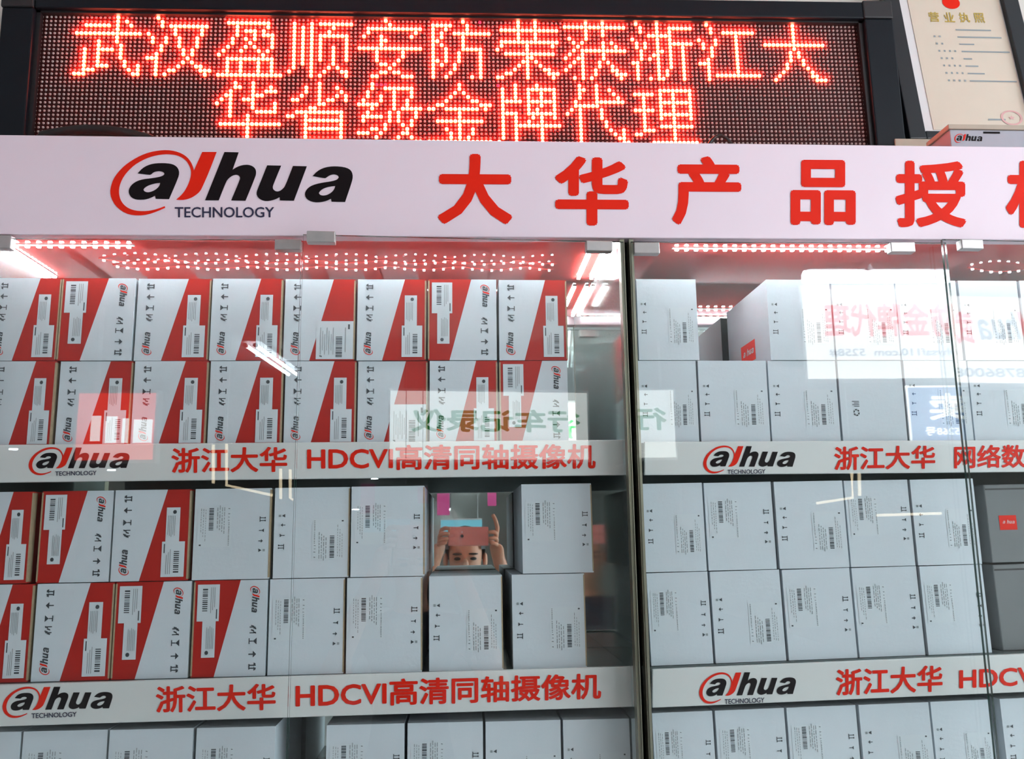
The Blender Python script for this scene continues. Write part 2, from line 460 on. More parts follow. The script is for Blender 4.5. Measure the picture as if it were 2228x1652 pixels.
# ------------------------------------------------------------------ the room
WALL_Y, BACK_Y, CEIL_Z = 0.33, -20.0, 3.0
b = MB(); b.box(-9, 5, WALL_Y, WALL_Y + 0.1, 0, CEIL_Z); struct('wall_front', b, M['wall'])
b = MB(); b.box(-9, 5, BACK_Y - 0.1, BACK_Y, 0, CEIL_Z); struct('wall_back', b, M['wall'])
b = MB(); b.box(-9.1, -9, BACK_Y, WALL_Y, 0, CEIL_Z); struct('wall_left', b, M['wall'])
WX = 5.0
b = MB()
b.box(WX, WX + .1, BACK_Y, -4.8, 0, CEIL_Z); b.box(WX, WX + .1, -0.5, WALL_Y, 0, CEIL_Z)
b.box(WX, WX + .1, -4.8, -0.5, 0, .25); b.box(WX, WX + .1, -4.8, -0.5, 2.75, CEIL_Z)
struct('wall_right', b, M['wall'])
b = MB()
for k in range(5):
    y = -4.8 + k * (4.3 / 4); b.box(WX + .02, WX + .08, max(-4.8, y - .03), min(-.5, y + .03), .25, 2.75)
b.box(WX + .02, WX + .08, -4.8, -.5, .25, .31); b.box(WX + .02, WX + .08, -4.8, -.5, 2.69, 2.75)
wf = struct('window_1', b, M['lamp_body'])  # added window out of view, its glowing pane brightens cartons and header
b = MB(); b.box(WX + .045, WX + .055, -4.79, -.51, .26, 2.74); build('pane', b, M['frosted'], wf)
b = MB(); b.box(-9.1, 5.1, BACK_Y - 0.1, WALL_Y + 0.1, -0.1, 0); struct('floor', b, M['floor'])
b = MB(); b.box(-9.1, 5.1, BACK_Y - 0.1, WALL_Y + 0.1, CEIL_Z, CEIL_Z + 0.1); struct('ceiling', b, M['ceil'])

# ------------------------------------------------------------------ levels and columns, all in metres on real planes
YB, YS, YM = 0.060, 0.045, 0.300          # carton fronts, shelf sign fronts, back mirror
HEAD_TOP, HEAD_BOT = at(1000, 305, 0).z, at(1000, 515.5, 0).z
TOP_Z = HEAD_BOT + 0.018                 # underside of the cabinets' top panels
FLOOR_Z = 1.02                           # cabinets stand on a base unit of this height


def zline(p, q, Y):
    """height along X of the line through two pixels on the plane at depth Y"""
    a, c = at(*p, Y), at(*q, Y)
    k = (c.z - a.z) / (c.x - a.x)
    return lambda x: a.z + k * (x - a.x)


L = {  # carton rows: (bottom line, top line)
    'L1': (zline((130, 784.5), (1230, 783.5), YB), zline((140, 603.5), (1230, 607.5), YB)),
    'L2': (zline((0, 975), (1240, 965), YB), None),
    'LA': (zline((0, 1271), (1290, 1246), YB), zline((0, 1069), (1290, 1050), YB)),
    'LB': (zline((0, 1486), (1275, 1453), YB), None),
    'LC': (zline((0, 1815), (1390, 1772), YB), zline((0, 1592), (1390, 1562), YB)),
    'R1': (zline((1400, 783), (2228, 783), YB), zline((1385, 605), (2228, 609), YB)),
    'R2': (zline((1400, 964), (2228, 960), YB), None),
    'RA': (zline((1405, 1246), (1990, 1231), YB), zline((1405, 1051), (1990, 1042), YB)),
    'RB': (zline((1420, 1450), (2150, 1421), YB), None),
    'RC': (zline((1425, 1755), (2165, 1720), YB), zline((1425, 1551), (2165, 1521), YB)),
}
L['L2'] = (L['L2'][0], L['L1'][0]); L['LB'] = (L['LB'][0], L['LA'][0])
L['R2'] = (L['R2'][0], L['R1'][0]); L['RB'] = (L['RB'][0], L['RA'][0])

XL0, XL1 = at(-132, 1000, 0).x, at(1377, 1000, 0).x           # left cabinet, outer faces
XR0, XR1 = at(1388, 1000, 0).x, at(2760, 1000, 0).x           # right cabinet
T = 0.0065


def cabinet(name, label, x0, x1, shelves):
    root = thing(name, label, 'cabinet', ((x0 + x1) / 2, 0.15, FLOOR_Z), 'display cabinets side by side')
    off = tuple(-root.location)

    def part(nm, mb, m, **k):
        return build(nm, mb, m, root, off, **k)
    b = MB(); b.box(x0 + T, x1 - T, YM, YM + 0.006, FLOOR_Z, TOP_Z); part('back_mirror', b, M['mirror'])
    b = MB(); b.box(x0, x1, YM + 0.006, YM + 0.018, FLOOR_Z, TOP_Z + 0.016); part('back_board', b, M['base'])
    for a, s in ((x0, 1), (x1, -1)):
        b = MB(); b.box(min(a, a + s * T), max(a, a + s * T), 0.0246, YM, FLOOR_Z, TOP_Z); part('side_panel', b, M['side_mirror'])
        b = MB(); b.box(min(a, a + s * T), max(a, a + s * T), 0.004, 0.0242, FLOOR_Z, HEAD_BOT - 0.001)
        part('edge_strip', b, M['frame_edge'])
    b = MB(); b.box(x0, x1, 0.025, YM, TOP_Z, TOP_Z + 0.016); part('top_panel', b, M['ceiling_red'])
    for fn in shelves:
        z0, z1 = fn(x0) - 0.0006, fn(x1) - 0.0006
        b = MB(); a0, a1 = x0 + T + 0.0005, x1 - T - 0.0005
        b.hexa([(a0, YS + .009, z0 - .012), (a1, YS + .009, z1 - .012), (a1, YM - .001, z1 - .012), (a0, YM - .001, z0 - .012),
                (a0, YS + .009, z0), (a1, YS + .009, z1), (a1, YM - .001, z1), (a0, YM - .001, z0)])
        part('shelf', b, M['shelf'])
    b = MB(); b.box(x0 + T, x1 - T, 0.03, YM, FLOOR_Z, FLOOR_Z + 0.012); part('floor_panel', b, M['shelf'])
    return root


left = cabinet('display_cabinet', 'left glass display cabinet holding red-striped cartons under the sign board', XL0, XL1,
               [L['L2'][0], L['LB'][0], L['LC'][0]])
right = cabinet('display_cabinet', 'right glass display cabinet holding only white cartons under the sign board', XR0, XR1,
                [L['R2'][0], L['RB'][0], L['RC'][0]])

# base unit under both cabinets, down to the floor
root = thing('base_cabinet', 'low white base unit under the two glass display cabinets', 'cabinet', ((XL0 + XR1) / 2, 0.15, 0))
off = tuple(-root.location)
b = MB(); b.box(XL0, XR1, 0.02, 0.31, 0.08, FLOOR_Z - 0.0005); build('body', b, M['base'], root, off)
b = MB(); b.box(XL0 + .02, XR1 - .02, 0.05, 0.30, 0, 0.08); build('plinth', b, M['black'], root, off)
n = 6
for i in range(n):
    w = (XR1 - XL0) / n
    b = MB(); b.box(XL0 + i * w + .004, XL0 + (i + 1) * w - .004, 0.002, 0.02, 0.1, FLOOR_Z - 0.02)
    d = build('door', b, M['base'], root, off, bevel=0.002)
    b = MB(); b.box(XL0 + i * w + .05, XL0 + i * w + .062, -0.014, 0.002, 0.6, 0.72); build('handle', b, M['clip'], d)

# ------------------------------------------------------------------ shelf signs


def shelf_sign(cab, q, emb, texts, fold=False):
    TL, TR, BL, BR = [at(p[0], p[1], YS) for p in q]
    dy = Vector((0, 0.008, 0))
    b = MB(); b.hexa([BL, BR, BR + dy, BL + dy, TL, TR, TR + dy, TL + dy])
    lip = Vector((0, 0.0145, 0))
    s = build('shelf_sign', b, M['strip'], cab, tuple(-cab.location), bevel=0.0015)
    lay = YS - 0.0007
    e = emblem('emblem', emb, lay, cab); e.parent = s; e.location = (0, 0, 0)
    for t, tq in texts:
        mb = MB(); put(mb, text_polys(t, 0.024), quad_map(tq, lay))
        build('lettering', mb, M['red_ink'], s)
    return s


shelf_sign(left, [(-8, 968), (1368, 957), (-8, 1050.5), (1368, 1034)], [(62, 974), (282, 970), (62, 1035), (282, 1031)],
           [('浙江大华', [(373, 975), (625, 972), (373, 1030), (625, 1027)]), ('HDCVI高清同轴摄像机', [(668, 969), (1296, 966), (668, 1025), (1296, 1020)])])
shelf_sign(left, [(-8, 1491), (1386, 1450), (-8, 1582), (1386, 1538.5)], [(5, 1496), (245, 1489), (5, 1564), (245, 1555)],
           [('浙江大华', [(339, 1494), (600, 1487), (339, 1552), (600, 1545)]), ('HDCVI高清同轴摄像机', [(643, 1483), (1308, 1465), (643, 1543), (1308, 1521)])])
shelf_sign(right, [(1402, 961.5), (2750, 955), (1402, 1034), (2750, 1023)], [(1530, 970), (1731, 968), (1530, 1031), (1731, 1028)],
           [('浙江大华', [(1815, 972), (2035, 969), (1815, 1024), (2035, 1020)]), ('网络数', [(2076, 969), (2231, 967), (2076, 1020), (2231, 1018)])])
shelf_sign(right, [(1419, 1457), (2760, 1401), (1419, 1541), (2760, 1484)], [(1521, 1465), (1732, 1457), (1521, 1533), (1732, 1524)],
           [('浙江大华', [(1819, 1457), (2051, 1447), (1819, 1515), (2051, 1505)]), ('HDCVI高清同轴摄像机', [(2087, 1450), (2677, 1424), (2087, 1503), (2677, 1475)])])

# ------------------------------------------------------------------ glass doors with their clips
DOOR_TOP, DOOR_BOT = at(350, 520.5, 0).z, FLOOR_Z + 0.004
GT = 0.005


def door(cab, hx, fx, out, clips):
    """hx, fx: X of hinge and free edge when shut; out: how far the free edge stands open"""
    s = 1 if fx > hx else -1
    w = abs(fx - hx)
    ang = math.asin(out / w)
    fe = Vector((hx + s * w * math.cos(ang), -out, 0)); he = Vector((hx, 0, 0))
    d = (fe - he).normalized(); nrm = Vector((-d.y, d.x, 0))
    if nrm.y < 0:
        nrm = -nrm
    def P(t, y, z):
        q = he + d * t + nrm * y; return (q.x, q.y, z)
    b = MB()
    b.hexa([P(0, 0, DOOR_BOT), P(w, 0, DOOR_BOT), P(w, GT, DOOR_BOT), P(0, GT, DOOR_BOT), P(0, 0, DOOR_TOP), P(w, 0, DOOR_TOP), P(w, GT, DOOR_TOP), P(0, GT, DOOR_TOP)])
    if s < 0:
        b.f = [tuple(reversed(q)) for q in b.f]
    o = build('glass_door', b, [M['glass'], M['edge']], cab, tuple(-cab.location))
    for k, poly in enumerate(o.data.polygons):
        poly.material_index = 0 if k in (2, 4) else 1
    for t0, t1, z0, z1, y0, y1 in clips:
        c = MB(); c.hexa([P(t0, -y0, z0), P(t1, -y0, z0), P(t1, y1, z0), P(t0, y1, z0), P(t0, -y0, z1), P(t1, -y0, z1), P(t1, y1, z1), P(t0, y1, z1)])
        if s < 0:
            c.f = [tuple(reversed(q)) for q in c.f]
        build('hinge_clip', c, M['clip'], o, bevel=0.0012)
    return he, fe


cz = DOOR_TOP
XC = at(26, 530, 0).x
X658, X660 = at(657, 530, 0).x, at(658, 530, -0.026).x
cw, ch = 0.043, 0.017
door(left, XL0 + .003, X658 - 0.001, 0.001, [(XC - XL0 - .03, XC - XL0 - .003, cz - ch, cz + 0.004, 0.004, 0.011), (X658 - XL0 - .043, X658 - XL0 - .004, cz - ch, cz - 0.0005, 0.004, 0.011)])
dl = door(left, XL1 - .002, X660, 0.026, [(0.018, 0.018 + cw * .96, cz - ch, cz - 0.0005, 0.004, 0.011), (0.4405, 0.4405 + cw * .98, cz - 0.013, cz + 0.0045, 0.004, 0.011)])
XF = at(2063, 600, 0).x
door(right, XR0 + .002, XF, 0.004, [(0.004, 0.004 + cw * .93, cz - ch - .003, cz - 0.002, 0.004, 0.011), (0.411, 0.411 + cw * .92, cz - ch, cz - 0.0005, 0.004, 0.011)])
XF2 = at(2058, 600, -0.02).x
dr = door(right, XR1 - .002, XF2, 0.02, [(0.02, 0.06, cz - ch, cz - 0.0005, 0.004, 0.011), (0.4305, 0.4305 + .036, cz - ch + .001, cz - 0.0005, 0.004, 0.011)])

# ------------------------------------------------------------------ LED strips inside
bead_mb = MB(); bead_mb.box(-.0026, .0026, -.0026, .0026, -.0034, 0)
bead_me = bead_mb.mesh('led_bead', [M['bead']])
small = MB(); small.box(-.0017, .0017, -.0017, .0017, -.0024, 0)
bead_soft_me = small.mesh('led_bead_soft', [M['bead_soft']])
bead_hidden_me = bead_mb.mesh('led_bead_hidden', [M['bead_hidden']])


def led_strip(cab, a, c, pitch, me=None, w=.003, wave=0.0, tape='tape'):
    a, c = Vector(a), Vector(c)
    n = max(2, int((c - a).length / pitch)); d = (c - a) / n; side = d.normalized().cross(Vector((0, 0, 1))) * w
    b = MB(); up = Vector((0, 0, .0012))
    pts = [a + d * i + Vector((0, 0, -wave * abs(math.sin(i * PI / 7)))) for i in range(n + 1)]
    for i in range(n):
        p, q = pts[i], pts[i + 1]
        b.hexa([p - side, q - side, q + side, p + side, p - side + up, q - side + up, q + side + up, p + side + up])
    s = build('led_strip', b, M[tape], cab, tuple(-cab.location))
    for i in range(n):
        o = obj('led_bead', me or bead_me, s, tuple((pts[i] + pts[i + 1]) / 2))
    return s


ZS = TOP_Z - 0.0016
y0 = 0.10


def ceil_pt(px, py):
    """point on the underside of the top panel that is seen at a pixel"""
    d = ray(px, py); q = CAM + d * ((ZS - CAM.z) / d.z)
    return q


a = at(22, 541, y0); c = at(292, 541, y0)
led_strip(left, (a.x, y0, ZS), (c.x, y0, ZS), 0.0163)
led_strip(left, (XL0 + T + .008, 0.06, ZS), (XL0 + T + .008, 0.275, ZS), 0.0125)
led_strip(left, (XL1 - T - .006, 0.045, ZS), (XL1 - T - .006, 0.275, ZS), 0.0125)
led_strip(left, (XL1 - T - .03, 0.13, ZS), (XL1 - T - .03, 0.275, ZS), 0.0125)
a = at(1462, 543, y0); c = at(1940, 541, y0)
led_strip(right, (a.x, y0, ZS), (c.x, y0, ZS), 0.0163)
# unseen strips added behind the header to light the carton fronts
led_strip(left, (XL0 + .02, 0.0295, ZS), (XL1 - .02, 0.0295, ZS), 0.0163, bead_hidden_me)
led_strip(right, (XR0 + .02, 0.0295, ZS), (XR1 - .02, 0.0295, ZS), 0.0163, bead_hidden_me)
# glowing beads that stand in for wavy reflections of the LED strips
for (p, q, yy, dz) in (((215, 566), (1212, 566), 0.17, 0.0), ((245, 578), (1205, 580), 0.205, 0.0)):
    a, c = at(*p, yy), at(*q, yy)
    led_strip(left, (a.x, yy, ZS), (c.x, yy, ZS), 0.0168, bead_soft_me, w=.002, wave=.006, tape='ceiling_red')
a, c = at(2105, 578, 0.2), at(2500, 578, 0.2)
led_strip(right, (a.x, 0.2, ZS), (c.x, 0.2, ZS), 0.0168, bead_soft_me, w=.002, wave=.008, tape='ceiling_red')

# ------------------------------------------------------------------ header sign board
hb = thing('sign_board', 'long white header sign board with red characters above the display cabinets', 'sign', (0.3, 0, HEAD_BOT))
off = tuple(-hb.location)
b = MB(); b.box(XL0 - .25, XR1, 0.0, 0.024, HEAD_BOT, HEAD_TOP); build('board', b, M['white_board'], hb, off, bevel=0.0015)
emblem('emblem', rect(239.5, 326.3, 768, 469.4), -0.0006, hb)
for ch_, x0, y0_, x1, y1_ in (('大', 952, 335, 1115, 488), ('华', 1207, 340, 1368, 491), ('产', 1462, 340, 1613, 490), ('品', 1720, 348, 1862, 490),
                            ('授', 1948, 350, 2103, 495), ('权', 2188, 350, 2345, 497)):
    mb = MB(); put(mb, text_polys(ch_, 0.032), quad_map(rect(x0, y0_, x1, y1_, 0.006), -0.0006))
    build('red_character', mb, M['red_ink'], hb, off)
# the cabinets' top deck behind the header
b = MB(); b.box(XL0, XR1, 0.0245, 0.31, HEAD_TOP - 0.03, HEAD_TOP - 0.015)
tag(build('top_deck', b, M['base']), 'white top deck lying across both cabinets behind the header sign', 'shelf')

# ------------------------------------------------------------------ LED message display
YL = 0.26
pA, pB = at(92.6, 37, YL), at(1864.6, 59.5, YL)
PCH = (pB.x - pA.x) / 191.0
DROLL = math.atan2(pB.z - pA.z, pB.x - pA.x)
led = thing('led_display', 'long black LED message display with red lit characters above the header sign', 'display', tuple(pA))
led.rotation_euler = (0, -DROLL, 0)
W_, H_ = 191 * PCH, 31 * PCH
g = PCH * .7
b = MB(); b.box(-g, W_ + g, 0, 0.02, -H_ - g, g); build('display_panel', b, M['led_face'], led)
fw = 0.058; yo = -0.022
rails = [(-g - fw, -g, -H_ - g, g), (W_ + g, W_ + g + fw, -H_ - g, g), (-g, W_ + g, g, g + fw * .62), (-g, W_ + g, -H_ - g - fw * .62, -H_ - g)]
for x0, x1, z0, z1 in rails:
    b = MB(); b.box(x0, x1, yo, 0.045, z0, z1); build('frame_rail', b, M['bezel'], led, bevel=0.003)
    # the inner lip of the rail
for x0, x1, z0, z1 in ((-g, -g + .008, -H_ - g, g), (W_ + g - .008, W_ + g, -H_ - g, g), (-g, W_ + g, g - .004, g), (-g, W_ + g, -H_ - g, -H_ - g + .002)):
    b = MB(); b.box(x0 + .0002, x1 - .0002, -0.012, -0.0002, z0 + .0002, z1 - .0002); build('inner_lip', b, M['black'], led)
for x0, x1 in ((-g - fw, -g - .0003), (W_ + g + .0003, W_ + g + fw)):
    for z0, z1 in ((g + .0003, g + fw * .62), (-H_ - g - fw * .62, -H_ - g - .0003)):
        b = MB(); b.box(x0 - .002, x1, yo - .002, 0.046, z0, z1 + .002); build('corner_cap', b, M['black'], led, bevel=0.003)


def dome(r, h, n=8):
    v = [(r * math.cos(2 * PI * k / n), 0, r * math.sin(2 * PI * k / n)) for k in range(n)]
    v += [(.80 * r * math.cos(2 * PI * k / n), -h * .7, .78 * r * math.sin(2 * PI * k / n)) for k in range(n)]
    v.append((0, -h, 0))
    f = [(k, (k + 1) % n, n + (k + 1) % n, n + k) for k in range(n)] + [(n + k, n + (k + 1) % n, 2 * n) for k in range(n)]
    return v, f


lit = {}
for txt, c0, r0 in (('武汉盈顺安防荣获浙江大', 8, 0), ('华省级金牌代理', 40, 16)):
    for i, chh in enumerate(txt):
        cells = [(c0 + 16 * i + c, r0 + r) for r, cs in enumerate(GLYPH[chh]) for c in cs]
        mb = MB(); v, f = dome(PCH * .50, PCH * .42)
        for (c, r) in cells:
            lit[(c, r)] = 1
            pv = [(p[0] + c * PCH, p[1], p[2] - r * PCH) for p in v]
            mb.add(pv, f[:8], 1); mb.add(pv, f[8:], 0)
        o = build('lit_character', mb, [M['led_on'], M['led_ring']], led, smooth=True); o['kind'] = 'stuff'
dims = [(8 + 16 * 5 + 12, 0)] + [(40 + 32 + k, 16) for k in (4, 5, 6)] + [(40 + 64, 16)]
mb = MB(); v, f = dome(PCH * .40, PCH * .3)
for (c, r) in dims:
    lit[(c, r)] = 1
    mb.add([(p[0] + c * PCH, p[1], p[2] - r * PCH) for p in v], f)
o = build('dim_dots', mb, M['led_dim'], led, smooth=True); o['kind'] = 'stuff'
mb = MB(); v, f = dome(PCH * .31, PCH * .26)
for c in range(192):
    for r in range(32):
        if (c, r) not in lit:
            mb.add([(p[0] + c * PCH, p[1], p[2] - r * PCH) for p in v], f)
o = build('unlit_dots', mb, M['led_off'], led, smooth=True); o['kind'] = 'stuff'

b = MB(); b.box(-g + .0085, W_ + g - .0085, -.0075, -.0068, -H_ - g + .0025, g - .0045); build('cover_sheet', b, M['led_cover'], led)  # added sheet, scatters a glow around the lit dots

# cables lying on the header in front of the display
def arc(px0, py0, px1, py1, top, Y, n=14):
    a, c = at(px0, py0, Y), at(px1, py1, Y); hgt = at((px0 + px1) / 2, top, Y).z - (a.z + c.z) / 2
    zd = HEAD_TOP - .0145 + .004
    return [Vector((a.x, a.y, zd))] + [a.lerp(c, i / n) + Vector((0, 0, hgt * math.sin(PI * i / n))) for i in range(n + 1)] + [Vector((c.x, c.y, zd))]


b = MB(); b.tube(arc(1537, 322, 1598, 322, 295, 0.12), 0.0032)
tag(build('power_cable', b, M['cable'], smooth=True), 'thin black cable looped up behind the header sign, under the last characters', 'cable')
b = MB()
for k in range(3):
    b.tube(arc(70 + 8 * k, 300, 340 - 8 * k, 305, 281 + 4 * k, 0.13 + .012 * k), 0.008)
tag(build('cable_bundle', b, M['cable'], smooth=True), 'thick black cable bundle bulging over the left end of the header sign', 'cable')

# ------------------------------------------------------------------ framed licence leaning on the wall, and what stands by it
YC = 0.235
cb = at(1981, 301, YC); cr_ = at(2262, 306, YC)
fwid = 0.285; fhgt = 0.40
lic = thing('framed_licence', 'framed business licence in a black frame leaning on the wall beside the LED display', 'picture frame', tuple(cb))
lic.rotation_euler = (-math.radians(8.5), 0, 0)
fr = 0.033
for x0, x1, z0, z1 in ((0, fr, 0, fhgt), (fwid - fr, fwid, 0, fhgt), (fr, fwid - fr, 0, .018), (fr, fwid - fr, fhgt - .02, fhgt)):
    b = MB(); b.box(x0, x1, 0, .018, z0, z1); build('frame_bar', b, M['frame_black'], lic, bevel=.002)
b = MB(); b.box(fr, fwid - fr, .010, .017, .018, fhgt - .02); build('border_sheet', b, M['cert_mat'], lic)
px, pw = fr, fwid - 2 * fr
b = MB(); b.box(px + .022, px + pw - .003, .0088, .0098, .026, fhgt - .03); lp = build('licence_sheet', b, M['cert'], lic)
PR = {k: MB() for k in ('title', 'emblem', 'text_lines', 'stamp')}
def lmap(u0, w0, u1, w1, y=.0082):
    return lambda u, w: Vector((px + pw * (u0 + (u1 - u0) * u), y, .018 + (fhgt - .038) * (w0 + (w1 - w0) * w)))
for i, ch_ in enumerate('营业执照'):
    put(PR['title'], text_polys(ch_, .015), lmap(.27 + i * .145, .728, .37 + i * .145, .796))
PR['emblem'].add([lmap(.43, .82, .60, .91)(.5 + .5 * math.cos(k * PI / 12), .5 + .5 * math.sin(k * PI / 12)) for k in range(24)], [tuple(range(24))])
for r, (n_, ln) in enumerate(((0, .34), (2, .42), (2, .14), (4, .46), (3, .08), (4, .12), (4, .16), (4, .46))):
    w = .672 - r * .0486
    for k in range(n_):
        u = .27 + r * .008 + k * .05; put(PR['text_lines'], ([(0, 0), (1, 0), (1, 1), (0, 1)], [(0, 1, 2, 3)]), lmap(u, w, u + .018, w + .012))
    u = .50 + r * .004
    put(PR['text_lines'], ([(0, 0), (1, 0), (1, 1), (0, 1)], [(0, 1, 2, 3)]), lmap(u, w, min(.97, u + ln), w + .009))
put(PR['text_lines'], ([(0, 0), (1, 0), (1, 1), (0, 1)], [(0, 1, 2, 3)]), lmap(.62, .085, .78, .095))
for k in range(24):
    a0, a1 = k * PI / 12, (k + 1) * PI / 12; fn = lmap(.74, .055, .94, .15, .0080)
    PR['stamp'].face([fn(.5 + .5 * math.cos(a0), .5 + .5 * math.sin(a0)), fn(.5 + .5 * math.cos(a1), .5 + .5 * math.sin(a1)),
            fn(.5 + .4 * math.cos(a1), .5 + .4 * math.sin(a1)), fn(.5 + .4 * math.cos(a0), .5 + .4 * math.sin(a0))])
st = []
for k in range(10):
    rr = .16 if k % 2 == 0 else .07; st.append(fn(.5 + rr * math.sin(k * PI / 5), .5 + rr * math.cos(k * PI / 5)))
PR['stamp'].face(list(reversed(st)))
for k, mm in (('title', 'gold'), ('emblem', 'red_ink'), ('text_lines', 'grey_ink'), ('stamp', 'pale_red')):
    o = build('printed_' + k, PR[k], M[mm], lp)
    if k in ('text_lines', 'stamp'):
        o['kind'] = 'stuff'
b = MB(); gx0 = 0
# a tan board on which the frame stands, and a grey carton by its corner
p0 = at(1962, 304, .21)
b = MB(); b.box(p0.x, p0.x + .34, .2345, .30, HEAD_TOP - .0148, cb.z - .0005)
tag(build('tan_board_box', b, M['tan'], bevel=.002), 'tan flat box under the framed licence on top of the cabinet', 'box')
p0, p1 = at(2068, 300, .10), at(2240, 300, .10)
zt = at(2150, 283, .10).z
gc = thing('grey_carton', 'small grey carton with a faded emblem lying in front of the framed licence', 'carton', (p0.x, .10, HEAD_TOP - .0148))
hh = zt - HEAD_TOP + .0148
b = MB(); b.box(0, p1.x - p0.x, 0, .07, 0, hh); build('body', b, M['grey_carton'], gc, bevel=.0015)
e0, e1 = at(2077, 311, .10), at(2136, 292, .10)
fn = lambda u, w: Vector((e0.x - p0.x + (e1.x - e0.x) * u, -.0006, e0.z - HEAD_TOP + .0148 + (e1.z - e0.z) * w))
b = MB(); put(b, LOGO_RED, fn, 0)
for p in LOGO_BLACK:
    put(b, p, fn, 1)
build('emblem', b, [M['red_ink'], M['black_ink']], gc)
b = MB(); b.quad((p1.x - p0.x) * .42, hh * .925, (p1.x - p0.x) * .63, hh * .965, -.0006); build('print_bar', b, M['black_ink'], gc)
b = MB(); b.box(-.003, p1.x - p0.x + .003, -.003, .073, hh + .0002, hh + .009); build('lid', b, M['tan'], gc, bevel=.001)

# ------------------------------------------------------------------ cartons
SQ = ([(0, 0), (1, 0), (1, 1), (0, 1)], [(0, 1, 2, 3)])


class Face:
    """flat print on a carton end in unit coordinates (x to the right, d downwards)"""
    def __init__(s, flip):
        s.mb = MB(); s.flip = flip

    def pt(s, x, d, y):
        z = 1 - d
        if s.flip:
            x, z = 1 - x, 1 - z
        return (x, y, z)

    def rect(s, x0, d0, x1, d1, y, mi):
        p = [s.pt(x0, d1, y), s.pt(x1, d1, y), s.pt(x1, d0, y), s.pt(x0, d0, y)]
        s.mb.face(p, mi)

    def poly(s, pts, y, mi):
        s.mb.face([s.pt(x, d, y) for x, d in pts], mi)

    def polys(s, vf, x0, d0, x1, d1, y, mi):
        """lettering turned a quarter so that it reads upwards inside the box"""
        v, f = vf
        s.mb.add([s.pt(x1 - (x1 - x0) * (1 - w) if False else x0 + (x1 - x0) * (1 - w), d1 - (d1 - d0) * u, y) for u, w in v], f, mi)

    def barcode(s, x0, d0, x1, d1, y, mi, n=11):
        rnd = random.Random(3); t = d0
        step = (d1 - d0) / n
        for k in range(n):
            s.rect(x0, t, x1, t + step * rnd.uniform(.35, .8), y, mi); t += step


def marks_red(flip):
    F = Face(flip); y = -.0005
    x = .125
    for dd in (.075, .105):
        F.rect(x, dd, x + .1, dd + .012, y, 0)
    F.rect(x + .085, .068, x + .1, .124, y, 0)
    F.poly([(x, .068), (x + .03, .055), (x + .03, .1)], y, 0); F.poly([(x, .128), (x + .03, .1), (x + .03, .14)], y, 0)
    F.poly([(x, .225), (x + .045, .19), (x + .045, .26)], y, 0); F.rect(x + .045, .219, x + .105, .231, y, 0)
    F.poly([(x, .325), (x + .05, .36), (x, .395)], y, 0); F.rect(x + .05, .355, x + .1, .365, y, 0); F.rect(x + .095, .33, x + .107, .39, y, 0)
    for k in range(4):
        F.poly([(x + .01 + .03 * (k % 2), .435 + .022 * k), (x + .05 + .03 * (k % 2), .448 + .022 * k), (x + .05 + .03 * (k % 2), .462 + .022 * k), (x + .01 + .03 * (k % 2), .452 + .022 * k)], y, 0)
    F.rect(x + .02, .44, x + .1, .45, y, 0); F.rect(x + .02, .50, x + .1, .51, y, 0)
    F.polys(LOGO_RED, .10, .655, .235, .935, y, 1)
    for p in LOGO_BLACK:
        F.polys(p, .10, .655, .235, .935, y, 0)
    return F.mb.mesh('printed_marks', [M['ink'], M['red_ink']])


def sticker_pair(flip):
    F = Face(flip); y = -.0006; z = -.0010
    F.rect(.69, .20, .87, .58, y, 0); F.rect(.65, .575, .95, .96, -.0008, 0)
    F.poly([(.80 + .025 * math.cos(k * PI / 5), .25 + .022 * math.sin(k * PI / 5)) for k in range(10)][::-1], z, 1)
    for k in range(5):
        F.rect(.715 + .022 * k, .29, .722 + .022 * k, .50 + .012 * (k % 3), z, 2)
    F.barcode(.81, .68, .88, .92, z, 1)
    F.rect(.675, .60, .69, .70, z, 1)
    for k in range(3):
        F.rect(.71 + .025 * k, .72 - .03 * k, .718 + .025 * k, .93, z, 2)
    return F.mb.mesh('sticker', [M['paper'], M['ink'], M['grey_ink']])


def sticker_big(flip):
    F = Face(flip); y = -.0006; z = -.0010
    F.rect(.46, .52, .985, .985, y, 0)
    F.barcode(.74, .71, .83, .97, z, 1, 14)
    F.polys(LOGO_BLACK[0], .50, .86, .56, .97, z, 1)
    for k in range(7):
        F.rect(.52 + .03 * k, .60 + .04 * (k % 3), .527 + .03 * k, .93 - .05 * (k % 2), z, 2)
    F.rect(.87, .60, .88, .90, z, 2); F.rect(.91, .56, .935, .62, z, 1)
    return F.mb.mesh('sticker', [M['paper'], M['ink'], M['grey_ink']])


